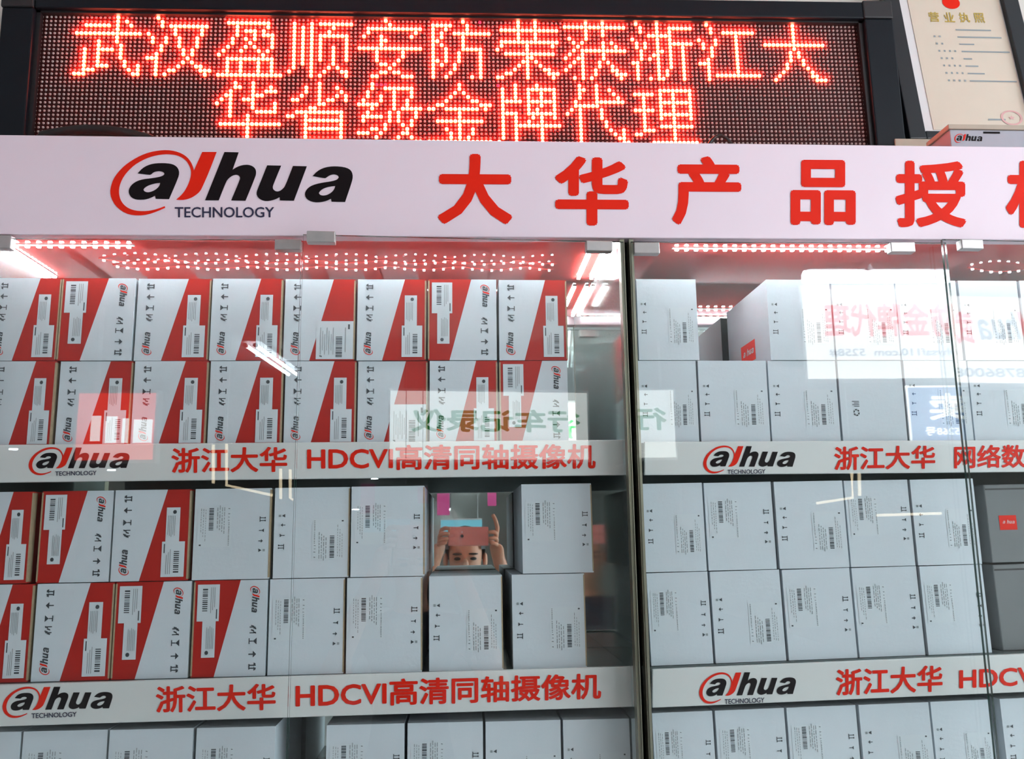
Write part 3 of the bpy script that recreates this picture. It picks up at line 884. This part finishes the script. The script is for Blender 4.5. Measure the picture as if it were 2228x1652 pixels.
def marks_white(flip, alt=False):
    F = Face(flip); y = -.0005; x = .06
    if alt:
        for k in range(4):
            F.rect(.18 + .03 * (k % 2), .50 + .02 * k, .29, .508 + .02 * k, y, 0)
        for k in range(6):
            a0, a1 = k * PI / 3, k * PI / 3 + .7
            F.poly([(.24 + .05 * math.cos(a0), .64 + .045 * math.sin(a0)), (.24 + .05 * math.cos(a1), .64 + .045 * math.sin(a1)), (.24 + .03 * math.cos(a1), .64 + .028 * math.sin(a1)), (.24 + .03 * math.cos(a0), .64 + .028 * math.sin(a0))], y, 0)
        return F.mb.mesh('printed_marks', [M['ink']])
    F.rect(x, .30, x + .03, .325, y, 1); F.poly([(x + .045, .312), (x + .085, .292), (x + .085, .332)], y, 0)
    F.poly([(x + .03, .415), (x + .055, .395), (x + .055, .435)], y, 0); F.rect(x + .05, .411, x + .09, .419, y, 0)
    F.poly([(x + .02, .51), (x + .05, .53), (x + .02, .55)], y, 0); F.rect(x + .05, .526, x + .085, .534, y, 0)
    F.rect(x + .01, .635, x + .075, .643, y, 0); F.rect(x + .01, .665, x + .075, .673, y, 0); F.rect(x + .07, .625, x + .08, .685, y, 0)
    F.rect(x, .630, x + .014, .648, y, 0); F.rect(x, .660, x + .014, .678, y, 0)
    return F.mb.mesh('printed_marks', [M['ink'], M['grey_ink']])


def label_white(flip):
    F = Face(flip); y = -.0004; z = -.0008
    F.rect(.51, .355, .955, .80, y, 0)
    F.polys(LOGO_BLACK[0], .525, .74, .565, .785, z, 1)
    F.polys(LOGO_BLACK[1], .525, .70, .565, .74, z, 1); F.polys(LOGO_BLACK[2], .525, .675, .565, .705, z, 1); F.polys(LOGO_BLACK[3], .525, .645, .565, .678, z, 1)
    rnd = random.Random(5)
    for k in range(14):
        F.rect(.535, .37 + .019 * k, .548, .37 + .019 * k + rnd.uniform(.006, .014), z, 2)
    for c in range(4):
        d = .50 + .02 * c
        while d < .77:
            e = d + rnd.uniform(.015, .05); F.rect(.60 + .03 * c, d, .609 + .03 * c, e, z, 2); d = e + .012
    F.barcode(.745, .54, .805, .79, z, 1, 15)
    for c in range(3):
        d = .42 + .05 * c
        while d < .77:
            e = d + rnd.uniform(.01, .03); F.rect(.845 + .03 * c, d, .852 + .03 * c, e, z, 2); d = e + .012
    F.rect(.90, .37, .925, .385, z, 1)
    return F.mb.mesh('shipping_label', [M['paper'], M['ink'], M['grey_ink']])


MESH = {}
for fl in (0, 1):
    MESH['mr', fl] = marks_red(fl); MESH['sp', fl] = sticker_pair(fl); MESH['sb', fl] = sticker_big(fl)
    MESH['mw', fl] = marks_white(fl); MESH['lw', fl] = label_white(fl)
MESH['ma', 0] = marks_white(0, True)


def carton_mesh(w, d, h, kind, edge=True):
    """white carton, or a white and red one with its slanting red panel carried over top and bottom; kraft edges at one side"""
    mb = MB(); e = .0035
    mats = [M['carton_white'], M['carton_red'], M['kraft']]
    X0, X1 = -w / 2, w / 2
    if kind == 'white':
        mb.box(X0, X1, 0, d, 0, h, 0)
        if edge:
            mb.box(X1 - e * .4, X1 + .0004, -.0003, .012, .002, h - .002, 2)
        return mb.mesh('carton', mats)
    s = 1 if kind == 'red' else -1                # flipped cartons are turned by half a turn
    def q(x, z):
        return (x, z) if s > 0 else (1 - x, 1 - z)
    A, B_, C, D, E_, F_ = [q(*p) for p in ((0, 0), (.37, 0), (1, 0), (1, 1), (.69, 1), (0, 1))]
    P = lambda p, y: (X0 + w * p[0], y, h * p[1])
    v = [P(p, 0) for p in (A, B_, C, D, E_, F_)] + [P(p, d) for p in (A, B_, C, D, E_, F_)]
    fs = [((0, 1, 4, 5), 0), ((1, 2, 3, 4), 1), ((6, 11, 10, 7), 0), ((7, 10, 9, 8), 1), ((5, 4, 10, 11), 0), ((4, 3, 9, 10), 1),
          ((0, 6, 7, 1), 0), ((1, 7, 8, 2), 1), ((0, 5, 11, 6), 0), ((2, 8, 9, 3), 1)]
    for f, mi in fs:
        mb.add([v[i] for i in f], [(0, 1, 2, 3)], mi)
    if s > 0:
        mb.box(X1 - e * .5, X1 + .0006, -.0003, .012, .002, h - .002, 2)
    else:
        mb.box(X0 - .0006, X0 + e * .5, -.0003, .012, .002, h - .002, 2)
    return mb.mesh('carton', mats)


ORD = ['first', 'second', 'third', 'fourth', 'fifth', 'sixth', 'seventh', 'eighth', 'ninth']
LOOK = {'r': 'red-striped carton with two stickers', 'f': 'upside-down red-striped carton', 'c': 'red-striped carton with one big sticker',
        'n': 'white carton with label at right', 'w': 'white carton with label at left', 'a': 'white carton without label'}
DEPTH = 0.218


def carton_row(key, place, group, items, y=900, xs=0.0):
    bot, top = L[key]
    for i, (p0, p1, kind) in enumerate(items):
        jit = random.uniform(0, .004)
        a, c = at(p0, y, YB), at(p1, y, YB)
        w = c.x - a.x - .0012; xm = (a.x + c.x) / 2
        zb = bot(xm); h = top(xm) - zb - .0012
        me = carton_mesh(w, DEPTH, h, {'r': 'red', 'c': 'red', 'f': 'redflip'}.get(kind, 'white'), key in ('LA', 'LB'))
        o = obj('carton', me, None, (xm, YB + jit, zb), (0, -math.atan(bot(xm + .5) - bot(xm - .5)), 0))
        tag(o, '%s, %s from left, %s' % (LOOK[kind], ORD[i], place), 'carton', group)
        fl = 1 if kind in 'fw' else 0
        sc = (w, 1, h)
        base = (-w / 2, 0, 0)
        if kind in 'rfc':
            obj('printed_marks', MESH['mr', fl], o, base, (0, 0, 0), sc)
            obj('sticker', MESH['sb' if kind == 'c' else 'sp', fl], o, base, (0, 0, 0), sc)
        elif kind == 'a':
            obj('printed_marks', MESH['ma', 0], o, base, (0, 0, 0), sc)
        else:
            obj('printed_marks', MESH['mw', fl], o, base, (0, 0, 0), sc)
            obj('shipping_label', MESH['lw', fl], o, base, (0, 0, 0), sc)
        yield o, w, h


LU, LL = "left cabinet's upper shelf", "left cabinet's lower shelf"
list(carton_row('L1', "top row, " + LU, 'cartons on the upper shelf of the left cabinet',
                [(-24, 127, 'r'), (129, 290, 'f'), (294, 455, 'r'), (458, 613, 'r'), (617, 772, 'c'), (776, 927, 'r'), (931, 1081, 'f'), (1085, 1234, 'r')], 695))
list(carton_row('L2', "bottom row, " + LU, 'cartons on the upper shelf of the left cabinet',
                [(-30, 117, 'r'), (124, 284, 'r'), (288, 450, 'r'), (454, 614, 'r'), (618, 774, 'r'), (777, 930, 'c'), (934, 1083, 'r'), (1087, 1237, 'f')], 876))
list(carton_row('LA', "top row, " + LL, 'cartons on the lower shelf of the left cabinet',
                [(-80, 66, 'r'), (83, 241, 'f'), (244, 412, 'r'), (420, 588, 'w'), (594, 760, 'n'), (763, 924, 'w'), (1136, 1291, 'w')], 1165))
list(carton_row('LB', "bottom row, " + LL, 'cartons on the lower shelf of the left cabinet',
                [(-88, 68, 'r'), (74, 244, 'r'), (247, 413, 'f'), (418, 580, 'f'), (583, 749, 'w'), (753, 919, 'w'), (933, 1095, 'n'), (1115, 1276, 'n')], 1370))
list(carton_row('LC', "the left cabinet's lowest row", 'cartons at the bottom of the left cabinet',
                [(-100, 40, 'w'), (44, 230, 'w'), (234, 418, 'w'), (424, 598, 'w'), (708, 880, 'w'), (885, 1052, 'w'), (1056, 1222, 'n'), (1226, 1373, 'n')], 1652))
RU, RL = "right cabinet's upper shelf", "right cabinet's lower shelf"
rows = list(carton_row('R1', "top row, " + RU, 'cartons on the upper shelf of the right cabinet',
                       [(1387, 1519, 'n'), (1672, 1812, 'n'), (1814, 1953, 'n'), (1956, 2090, 'n'), (2094, 2224, 'n'), (2227, 2360, 'n')], 695))
list(carton_row('R2', "bottom row, " + RU, 'cartons on the upper shelf of the right cabinet',
                [(1390, 1519, 'n'), (1522, 1673, 'n'), (1676, 1826, 'n'), (1829, 1970, 'a'), (1973, 2112, 'n'), (2116, 2262, 'n'), (2266, 2400, 'n')], 876))
list(carton_row('RA', "top row, " + RL, 'cartons on the lower shelf of the right cabinet',
                [(1402, 1535, 'n'), (1538, 1687, 'w'), (1691, 1843, 'n'), (1846, 1987, 'w'), (1990, 2130, 'n')], 1150))
list(carton_row('RB', "bottom row, " + RL, 'cartons on the lower shelf of the right cabinet',
                [(1413, 1549, 'w'), (1553, 1707, 'n'), (1711, 1861, 'w'), (1865, 2009, 'w'), (2013, 2152, 'w')], 1340))
list(carton_row('RC', "the right cabinet's lowest row", 'cartons at the bottom of the right cabinet',
                [(1423, 1557, 'w'), (1561, 1714, 'w'), (1718, 1871, 'w'), (1876, 2031, 'n'), (2035, 2167, 'n'), (2188, 2340, 'n'), (2344, 2490, 'n')], 1600))

# the red square emblem on the side of the carton beside the gap
o, w, h = rows[1]
fn = lambda u, q: Vector((-w / 2 - .0006, .145 - .075 * u, h * (.12 + .26 * q)))
b = MB(); b.add([fn(0, 0), fn(1, 0), fn(1, 1), fn(0, 1)], [(0, 1, 2, 3)], 0)
fn2 = lambda u, q: Vector((-w / 2 - .0010, .138 - .061 * u, h * (.19 + .12 * q)))
for p in LOGO_BLACK:
    put(b, p, fn2, 1)
build('side_emblem', b, [M['red_ink'], M['paper']], o)

# two long cartons turned sideways at the right end of the lower shelf
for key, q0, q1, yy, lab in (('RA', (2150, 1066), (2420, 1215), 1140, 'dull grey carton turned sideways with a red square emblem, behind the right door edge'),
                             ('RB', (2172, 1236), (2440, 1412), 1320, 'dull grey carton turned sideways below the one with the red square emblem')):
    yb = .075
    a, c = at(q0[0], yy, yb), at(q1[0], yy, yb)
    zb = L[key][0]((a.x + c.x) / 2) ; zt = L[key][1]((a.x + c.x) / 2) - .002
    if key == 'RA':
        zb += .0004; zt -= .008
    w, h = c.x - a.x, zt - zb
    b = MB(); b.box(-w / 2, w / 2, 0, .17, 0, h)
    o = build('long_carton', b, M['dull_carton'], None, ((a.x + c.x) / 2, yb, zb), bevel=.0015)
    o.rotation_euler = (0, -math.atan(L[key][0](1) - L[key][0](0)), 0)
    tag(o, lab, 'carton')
    if key == 'RA':
        e0, e1 = at(2173, 1121, yb), at(2214, 1152, yb)
        b = MB(); b.quad(e0.x - o.location.x, e1.z - zb, e1.x - o.location.x, e0.z - zb, -.0006)
        fn = lambda u, q: Vector((e0.x - o.location.x + (e1.x - e0.x) * (.12 + .76 * u), -.001, e1.z - zb + (e0.z - e1.z) * (.35 + .35 * q)))
        for p in LOGO_BLACK:
            put(b, p, fn, 1)
        build('side_emblem', b, [M['red_ink'], M['pale_red']], o)
    b = MB(); b.box(-w / 2 + .002, w / 2 - .002, -.0004, .0, h * .93, h * .95); build('lid_seam', b, M['cable'], o)

# ------------------------------------------------------------------ the hall behind the camera, seen as reflections
def lamp(p, q, lab, pair=False):
    """ceiling fluorescent fitting along the line p..q"""
    p, q = Vector(p), Vector(q)
    t = thing('fluorescent_lamp', lab, 'lamp', tuple((p + q) / 2), 'fluorescent lamps of the hall')
    d = (q - p).normalized(); side = d.cross(Vector((0, 0, 1))); off = tuple(-t.location); z = p.z
    b = MB(); a, c = p - d * .03, q + d * .03
    hw = .07
    up = Vector((0, 0, CEIL_Z - z - .03)); lo = Vector((0, 0, .03))
    b.hexa([a - side * hw + lo, c - side * hw + lo, c + side * hw + lo, a + side * hw + lo, a - side * hw + lo + up, c - side * hw + lo + up, c + side * hw + lo + up, a + side * hw + lo + up])
    build('housing', b, M['lamp_body'], t, off)
    for k in ((-1, 1) if pair else (0,)):
        b = MB(); b.tube([p + side * .035 * k, q + side * .035 * k], .014, 10); build('tube', b, M['tube'], t, off, smooth=True)
        for e in (p, q):
            b = MB(); b.tube([e + side * .035 * k - d * .028, e + side * .035 * k], .016, 8); build('end_cap', b, M['lamp_body'], t, off)
    return t


ZT = CEIL_Z - .06


def on_ceiling(px, py, h=None, f=None):
    d = mirrored(px, py, -1, h, f) - mirrored(px, py, -.5, h, f)
    s = mirrored(px, py, -.5, h, f)
    return s + d * ((ZT - s.z) / d.z)


p, q = on_ceiling(540, 752), on_ceiling(632, 816); lamp(p, q, 'twin fluorescent lamp running away from the cabinets, mirrored in the left door', True)
Y_ = -2.35
p, q = mirrored(1728, 606, Y_), mirrored(1862, 604, Y_); p.z = q.z = (p.z + q.z) / 2
Z1 = p.z


def hung(p, q, lab):
    t = thing('tube_light', lab, 'lamp', tuple((p + q) / 2), 'tube lights over the lit sign'); off = tuple(-t.location)
    b = MB(); b.tube([p, q], .028, 10); build('tube', b, M['tube'], t, off, smooth=True)
    b = MB(); b.box(p.x + .01, q.x - .01, p.y - .02, p.y + .02, p.z + .029, p.z + .06); build('housing', b, M['lamp_body'], t, off)
    for x in (p.x + .1, q.x - .1):
        b = MB(); b.tube([(x, p.y, p.z + .06), (x, p.y, CEIL_Z)], .004, 6); build('hanger', b, M['lamp_body'], t, off)


hung(p, q, 'left tube light hung over the big lit sign across the aisle')
p2, q2 = mirrored(1868, 604, Y_), mirrored(2120, 602, Y_); p2.z = q2.z = Z1
hung(p2, q2, 'right tube light hung over the big lit sign across the aisle')
# unseen fittings added overhead to brighten the aisle and header
for i, (x, y) in enumerate(((-3.6, -3.0), (3.4, -1.2), (3.2, -3.6), (-5.6, -4.6), (-7.2, -5.6), (-7.6, -7.0))):
    lamp((x - .6, y, ZT), (x + .6, y, ZT), ['twin fluorescent lamp over the hall at the left behind the photographer', 'twin fluorescent lamp over the aisle right of the photographer',
         'twin fluorescent lamp behind the big lit sign', 'twin fluorescent lamp far behind at the left', 'twin fluorescent lamp midway back at the left of the hall',
         'twin fluorescent lamp farthest back at the left of the hall'][i], True)
for k, (px, py, hf) in enumerate(((20, 976, None), (234, 1022, None), (815, 1041, dl), (774, 1108, dl), (1753, 957, None))):
    h, f = hf if hf else (None, None)
    d = mirrored(px, py, -1, h, f) - mirrored(px, py, -.5, h, f); s = mirrored(px, py, -.5, h, f)
    t_ = min((CEIL_Z - .03 - s.z) / d.z, (-19.6 - s.y) / d.y); c = s + d * t_
    dist = (c - CAM).length + 1.3
    r = .0042 * dist
    t = thing('downlight', 'round white downlight mirrored as a dot ' + ['at the left edge of the left cabinet', 'over the left shelf sign emblem', 'under the upper left shelf sign', 'over the third white carton', 'left of that on the next carton'][k], 'lamp', tuple(c), 'downlights of the hall')
    b = MB(); b.tube([(0, 0, 0), (0, 0, -.02)], r, 16); build('lamp_disc', b, M['tube'], t)
    b = MB(); b.tube([(0, 0, CEIL_Z - c.z), (0, 0, 0.0005)], r * 1.15, 16); build('housing', b, M['lamp_body'], t)


def back_text(mb, s, P, mi, bold=.03):
    v, f = text_polys(s, bold); mb.add([P(p[0], p[1]) + Vector((0, 0.00004 * p[2] if len(p) > 2 else 0, 0)) for p in v], [tuple(reversed(q)) for q in f], mi)


def wall_sign(name, lab, x_left, x_right, z0, z1, Y, face, extras, mats, hang=True):
    """a sign facing the cabinets (+Y); x_left > x_right because its reader looks along -Y"""
    t = thing(name, lab, 'sign', ((x_left + x_right) / 2, Y, z0)); off = tuple(-t.location)
    b = MB(); b.box(x_right, x_left, Y - .08, Y - .0005, z0 - .02, z1 + .02); build('casing', b, M['lamp_body'], t, off)
    b = MB(); b.box(x_right + .015, x_left - .015, Y - .0004, Y + .004, z0, z1); build('face', b, face, t, off)
    mb = MB()
    for s, u0, w0, u1, w1, mi in extras:
        P = lambda u, w: Vector((x_left + (x_right - x_left) * (u0 + (u1 - u0) * u), Y + .006, z0 + (z1 - z0) * (w0 + (w1 - w0) * w)))
        if s == 'logo':
            for p in LOGO_BLACK:
                put(mb, p, P, mi)
            put(mb, LOGO_RED, P, mi - 1 if mi else 0)
        elif s == 'bar':
            put(mb, SQ, P, mi)
        else:
            back_text(mb, s, P, mi)
    if extras:
        build('lettering', mb, mats, t, off)
    if hang:
        for x in (x_right + .1, x_left - .1):
            b = MB(); b.box(x - .01, x + .01, Y - .05, Y - .03, z1 + .02, CEIL_Z); build('hanger', b, M['lamp_body'], t, off)
    return t


# big lit sign
Y_ -= .12
a = mirrored(1716, 632, Y_); c = mirrored(1716, 826, Y_)
e = mirrored(2232, 700, Y_, *dr)
xl = e.x + .9
def U(px, py, *hf):
    return (xl - mirrored(px, py, Y_, *hf).x) / (xl - a.x)
z0, z1 = c.z, a.z
uj, ul = U(2050, 700), U(1770, 700)
step = (ul - uj) / 5
uw0 = U(2118, 710, *dr)
wall_sign('lit_sign', 'big lit white sign across the aisle, mirrored in the right cabinet doors', xl, a.x, z0, z1, Y_, M['lightbox'],
          [('武', uw0, .44, uw0 + step * .8, .82, 0), ('防金牌代理', uj, .46, ul, .84, 0),
           ('logo', max(.02, uw0 - 3.2 * step), .40, uw0 - .15 * step, .85, 1),
           ('whysaf110.com  5258#', uj - step * .1, .22, ul - step * .1, .33, 2), ('87860081  59', uw0 - 2 * step, .06, uj - step * .6, .17, 2)],
          [M['red_lit'], M['grey_lit'], M['grey_lit']])
# green lettered sign seen in the right door of the left cabinet
Yg = -5.0
a = mirrored(845, 850, Yg, *dl); c = mirrored(1285, 1000, Yg, *dl)
def Ug(px):
    return (c.x - mirrored(px, 915, Yg, *dl).x) / (c.x - a.x)
wall_sign('lit_sign', 'pale lit sign with green characters far behind, mirrored in the left cabinet', c.x, a.x, c.z, a.z, Yg, M['lightbox_soft'],
          [('行车记录仪', Ug(1262), .40, Ug(895), .74, 0)], [M['green_ink']])
# red banner, left door
Yr = -4.0
a = mirrored(160, 856, Yr); c = mirrored(330, 1000, Yr)
wall_sign('red_banner', 'red lit banner with pale blocks behind the photographer, mirrored in the left door', c.x, a.x, c.z, a.z, Yr, M['red_banner'],
          [('bar', .05, .25, .28, .6, 0), ('bar', .34, .25, .42, .62, 0), ('bar', .48, .25, .62, .65, 0), ('bar', .68, .28, .8, .66, 0)], [M['white_lit']])
# blue sign, right cabinet
Yb_ = -3.4
a = mirrored(1942, 842, Yb_); c = mirrored(2200, 958, Yb_)
def Ub(px):
    return (c.x - mirrored(px, 900, Yb_).x) / (c.x - a.x)
wall_sign('blue_sign', 'blue lit sign with a white character behind the photographer, mirrored in the right cabinet', c.x, a.x, c.z, a.z, Yb_, M['blue_lit'],
          [('卖', Ub(2078), .36, Ub(1994), .86, 0), ('5268号', Ub(2055), .08, Ub(1982), .24, 0), ('bar', .98, 0, 1.0, 1.0, 0), ('bar', .0, .965, 1.0, 1.0, 0)], [M['white_lit']], True)
# cream rails of a display stand
def rails(lab, lines, Y, hf=(None, None)):
    t = None
    pts = [[mirrored(px, py, Y, *hf) for px, py in ln] for ln in lines]
    t = thing('lit_rail', lab, 'rail', tuple(pts[0][0]), 'lit cream rails hung from the ceiling behind the photographer'); off = tuple(-t.location)
    for ln in pts:
        b = MB(); b.tube(ln, .010, 6); build('rail_bar', b, M['cream_tube'], t, off)
    top = max((p for ln in pts for p in ln), key=lambda p: p.z)
    b = MB(); b.tube([top, (top.x, top.y, CEIL_Z)], .004, 6); build('hanger', b, M['lamp_body'], t, off)


rails('cream lit rails mirrored over the first shelf sign of the left cabinet', [[(457, 968), (457, 1052)], [(486, 966), (486, 1056), (586, 1078)], [(604, 1020), (604, 1086)], [(625, 1022), (625, 1084), (632, 1088)]], -4.5)
rails('cream lit rails mirrored over the top row of the right lower shelf', [[(1826, 1030), (1828, 1084), (1750, 1096)], [(1842, 1030), (1843, 1080)], [(1880, 1122), (2018, 1118)]], -4.5)
# stalls opposite: pink and cyan posters, dark counters
for nm, lab, x0, x1, z0, z1, Y, m in (('pink_poster', 'pink poster hanging behind the photographer at the left', -.17, -.085, 1.74, 1.92, -4.2, 'pink_lit'),
                                      ('cyan_poster', 'cyan poster hanging below the pink one behind the photographer', -.15, .14, 1.63, 1.71, -4.4, 'cyan_lit'),
                                      ('pink_poster', 'small pink poster at the right behind the photographer', .175, .235, 1.80, 1.90, -4.2, 'pink_lit')):
    t = thing(nm, lab, 'poster', ((x0 + x1) / 2, Y, z0)); off = tuple(-t.location)
    b = MB(); b.box(x0, x1, Y, Y + .004, z0, z1); build('sheet', b, M[m], t, off)
    b = MB(); b.tube([(x0, Y + .002, z1 + .005), (x1, Y + .002, z1 + .005)], .006, 6); build('rod', b, M['lamp_body'], t, off)
    for x in (x0 + .03, x1 - .03):
        b = MB(); b.tube([(x, Y + .002, z1 + .005), (x, Y + .002, CEIL_Z)], .002, 5); build('cord', b, M['lamp_body'], t, off)

# ------------------------------------------------------------------ the photographer, seen in the back mirror
def skin_mesh(joints, edges, root, sub=2):
    me = bpy.data.meshes.new('skeleton')
    names = list(joints); idx = {n: i for i, n in enumerate(names)}
    me.from_pydata([joints[n][:3] for n in names], [(idx[a], idx[c]) for a, c in edges], [])
    me.update()
    o = bpy.data.objects.new('temporary', me); COL.objects.link(o)
    sk = o.modifiers.new('skin', 'SKIN'); sk.use_smooth_shade = True
    for i, nme in enumerate(names):
        d = me.skin_vertices[0].data[i]; r = joints[nme][3]
        d.radius = r if isinstance(r, tuple) else (r, r); d.use_root = (nme == root)
    sb = o.modifiers.new('sub', 'SUBSURF'); sb.levels = sub; sb.render_levels = sub
    dg = bpy.context.evaluated_depsgraph_get(); dg.update()
    out = bpy.data.meshes.new_from_object(o.evaluated_get(dg))
    v = [tuple(q.co) for q in out.vertices]; f = [tuple(p.vertices) for p in out.polygons]
    bpy.data.objects.remove(o); bpy.data.meshes.remove(me); bpy.data.meshes.remove(out)
    return v, f


def cp(r, u, f):
    """point given along the phone's own axes, the lens at the origin"""
    return CAM + RGT * r + UPV * u + FWD * f


px_ = 0.012
J = {
    'pelvis': (px_, -1.70, .86, (.14, .10)), 'waist': (px_, -1.70, 1.0, (.125, .09)), 'chest': (px_, -1.70, 1.16, (.145, .10)),
    'upper': (px_, -1.695, 1.28, (.13, .085)), 'neck_base': (px_, -1.685, 1.36, .056), 'neck': (px_, -1.665, 1.41, .05),
    'jaw': (px_, -1.645, 1.455, (.058, .07)), 'face': (px_, -1.635, 1.50, (.070, .085)), 'brow': (px_, -1.64, 1.55, (.074, .09)), 'crown': (px_, -1.65, 1.60, (.055, .065)),
}
E_ = [('pelvis', 'waist'), ('waist', 'chest'), ('chest', 'upper'), ('upper', 'neck_base'), ('neck_base', 'neck'), ('neck', 'jaw'), ('jaw', 'face'), ('face', 'brow'), ('brow', 'crown')]
wr = {-1: cp(-.095, -.075, -.06), 1: cp(.135, -.075, -.06)}
pm = {-1: cp(-.078, -.022, -.022), 1: cp(.122, -.022, -.022)}
for s in (-1, 1):
    k = str(s)
    J['shoulder' + k] = (px_ + .175 * s, -1.69, 1.30, .06); J['elbow' + k] = (px_ + .27 * s, -1.56, 1.13, .042)
    J['fore' + k] = (*((Vector((px_ + .27 * s, -1.56, 1.13)) * .45 + wr[s] * .55)), .037); J['wrist' + k] = (*wr[s], (.026, .022)); J['palm' + k] = (*pm[s], (.036, .018))
    J['hip' + k] = (px_ + .09 * s, -1.70, .80, .085); J['knee' + k] = (px_ + .10 * s, -1.69, .47, .055); J['ankle' + k] = (px_ + .10 * s, -1.72, .09, .036); J['toe' + k] = (px_ + .11 * s, -1.55, .04, (.045, .032))
    E_ += [('upper', 'shoulder' + k), ('shoulder' + k, 'elbow' + k), ('elbow' + k, 'fore' + k), ('fore' + k, 'wrist' + k), ('wrist' + k, 'palm' + k),
           ('pelvis', 'hip' + k), ('hip' + k, 'knee' + k), ('knee' + k, 'ankle' + k), ('ankle' + k, 'toe' + k)]
bv, bf = skin_mesh(J, E_, 'pelvis')
bm = []
tors = [(Vector(J[n][:3]), 1) for n in ('pelvis', 'waist', 'chest', 'upper', 'shoulder-1', 'shoulder1')]
for f in bf:
    c = sum((Vector(bv[i]) for i in f), Vector()) / len(f)
    up_arm = min((c - Vector(J['elbow-1'][:3])).length, (c - Vector(J['elbow1'][:3])).length)
    if c.z > 1.365 or (c.y > -1.60 and c.z > 1.0):
        bm.append(0)
    elif c.z < .085:
        bm.append(3)
    elif c.z < .88:
        bm.append(2)
    else:
        bm.append(0 if up_arm < .07 else 1)
mbp = MB(); mbp.v = list(bv); mbp.f = list(bf); mbp.m = bm
# five fingers on each hand, rooted in the palm and closed on the phone's ends
FING = {
    -1: [[(-.078, -.010, -.024), (-.074, .022, -.002), (-.060, .026, .010), (-.040, .022, .0125)], [(-.080, -.018, -.022), (-.080, .004, .006), (-.064, .006, .0125), (-.044, .004, .013)],
         [(-.082, -.024, -.022), (-.080, -.014, .006), (-.066, -.012, .012), (-.048, -.012, .0125)], [(-.084, -.030, -.024), (-.080, -.030, .004), (-.068, -.028, .011), (-.054, -.027, .011)],
         [(-.078, -.030, -.036), (-.066, -.018, -.036), (-.052, -.008, -.026), (-.040, -.004, -.023)]],
    1: [[(.122, -.004, -.024), (.128, .030, -.008), (.118, .062, .002), (.108, .078, .006)], [(.122, -.014, -.020), (.124, .010, .004), (.110, .012, .0125), (.090, .010, .0125)],
        [(.124, -.022, -.020), (.124, -.010, .006), (.110, -.010, .0125), (.092, -.011, .0125)], [(.126, -.030, -.022), (.122, -.030, .004), (.112, -.028, .011), (.098, -.027, .011)],
        [(.122, -.030, -.036), (.110, -.018, -.036), (.096, -.008, -.026), (.084, -.004, -.023)]],
}
for s in (-1, 1):
    for i, ch in enumerate(FING[s]):
        rr = (.0085, .0088, .0084, .0075, .0098)[i]
        jj = {}
        for k, p in enumerate(ch):
            jj['j%d' % k] = (*cp(*p), rr * (1.05, 1.0, .92, .78)[k])
        v, f = skin_mesh(jj, [('j0', 'j1'), ('j1', 'j2'), ('j2', 'j3')], 'j0', 1)
        mbp.add(v, f, 0)
ph = thing('person', 'person in a dark shirt holding up a pink phone, mirrored between two cartons', 'person', (px_, -1.70, 0))
body = build('body', mbp, [M['skin'], M['shirt'], M['trousers'], M['cable']], ph, tuple(-ph.location), smooth=True)


def blob(name, c, r, m, parent, n=12, cut=None):
    """rounded lump, optionally only where cut(unit vector) holds"""
    mb = MB(); v = []; f = []
    for i in range(n + 1):
        th = PI * i / n
        for k in range(n * 2):
            a = PI * k / n
            v.append((math.sin(th) * math.cos(a), math.sin(th) * math.sin(a), math.cos(th)))
    for i in range(n):
        for k in range(n * 2):
            q = (i * 2 * n + k, i * 2 * n + (k + 1) % (2 * n), (i + 1) * 2 * n + (k + 1) % (2 * n), (i + 1) * 2 * n + k)
            ctr = sum((Vector(v[j]) for j in q), Vector()) / 4
            if cut is None or cut(ctr):
                f.append(tuple(reversed(q)))
    mb.add([(c[0] + p[0] * r[0], c[1] + p[1] * r[1], c[2] + p[2] * r[2]) for p in v], f)
    return build(name, mb, m, parent, tuple(-parent.location), smooth=True)


hc = (px_, -1.645, 1.535)
blob('hair', (px_, -1.652, 1.548), (.080, .098, .092), M['hair'], ph, 14, lambda u: u.z > .42 or (u.y < .15 and u.z > -.45) or (abs(u.x) > .8 and u.z > .1))
for s in (-1, 1):
    blob('eye', (px_ + .031 * s, -1.563, 1.513), (.013, .008, .0065), M['lens'], ph, 6)
    blob('eyebrow', (px_ + .031 * s, -1.560, 1.531), (.019, .008, .004), M['hair'], ph, 6)
    blob('ear', (px_ + .078 * s, -1.65, 1.505), (.010, .018, .030), M['skin'], ph, 6)
blob('nose', (px_, -1.552, 1.492), (.013, .018, .022), M['skin'], ph, 6)
blob('mouth', (px_, -1.568, 1.455), (.024, .008, .006), M['pale_red'], ph, 6)

pho = thing('phone', 'pink phone held up sideways in both hands by the mirrored person', 'phone', tuple(cp(.0225, 0, -.008)))
rot = Matrix(((RGT.x, FWD.x, UPV.x), (RGT.y, FWD.y, UPV.y), (RGT.z, FWD.z, UPV.z)))
pho.rotation_euler = rot.to_euler()
b = MB(); b.box(-.0725, .0725, -.006, .004, -.034, .034); build('body', b, M['phone'], pho, bevel=.003)
b = MB(); b.box(-.066, .066, -.0064, -.0060, -.030, .030); build('screen', b, M['lens'], pho)
b = MB(); b.tube([(-.0225, .004, 0), (-.0225, .0062, 0)], .0055, 16); build('lens_ring', b, M['lens'], pho, smooth=False)
b = MB(); b.tube([(-.0225, .004, .014), (-.0225, .0048, .014)], .0025, 10); build('flash', b, M['paper'], pho)
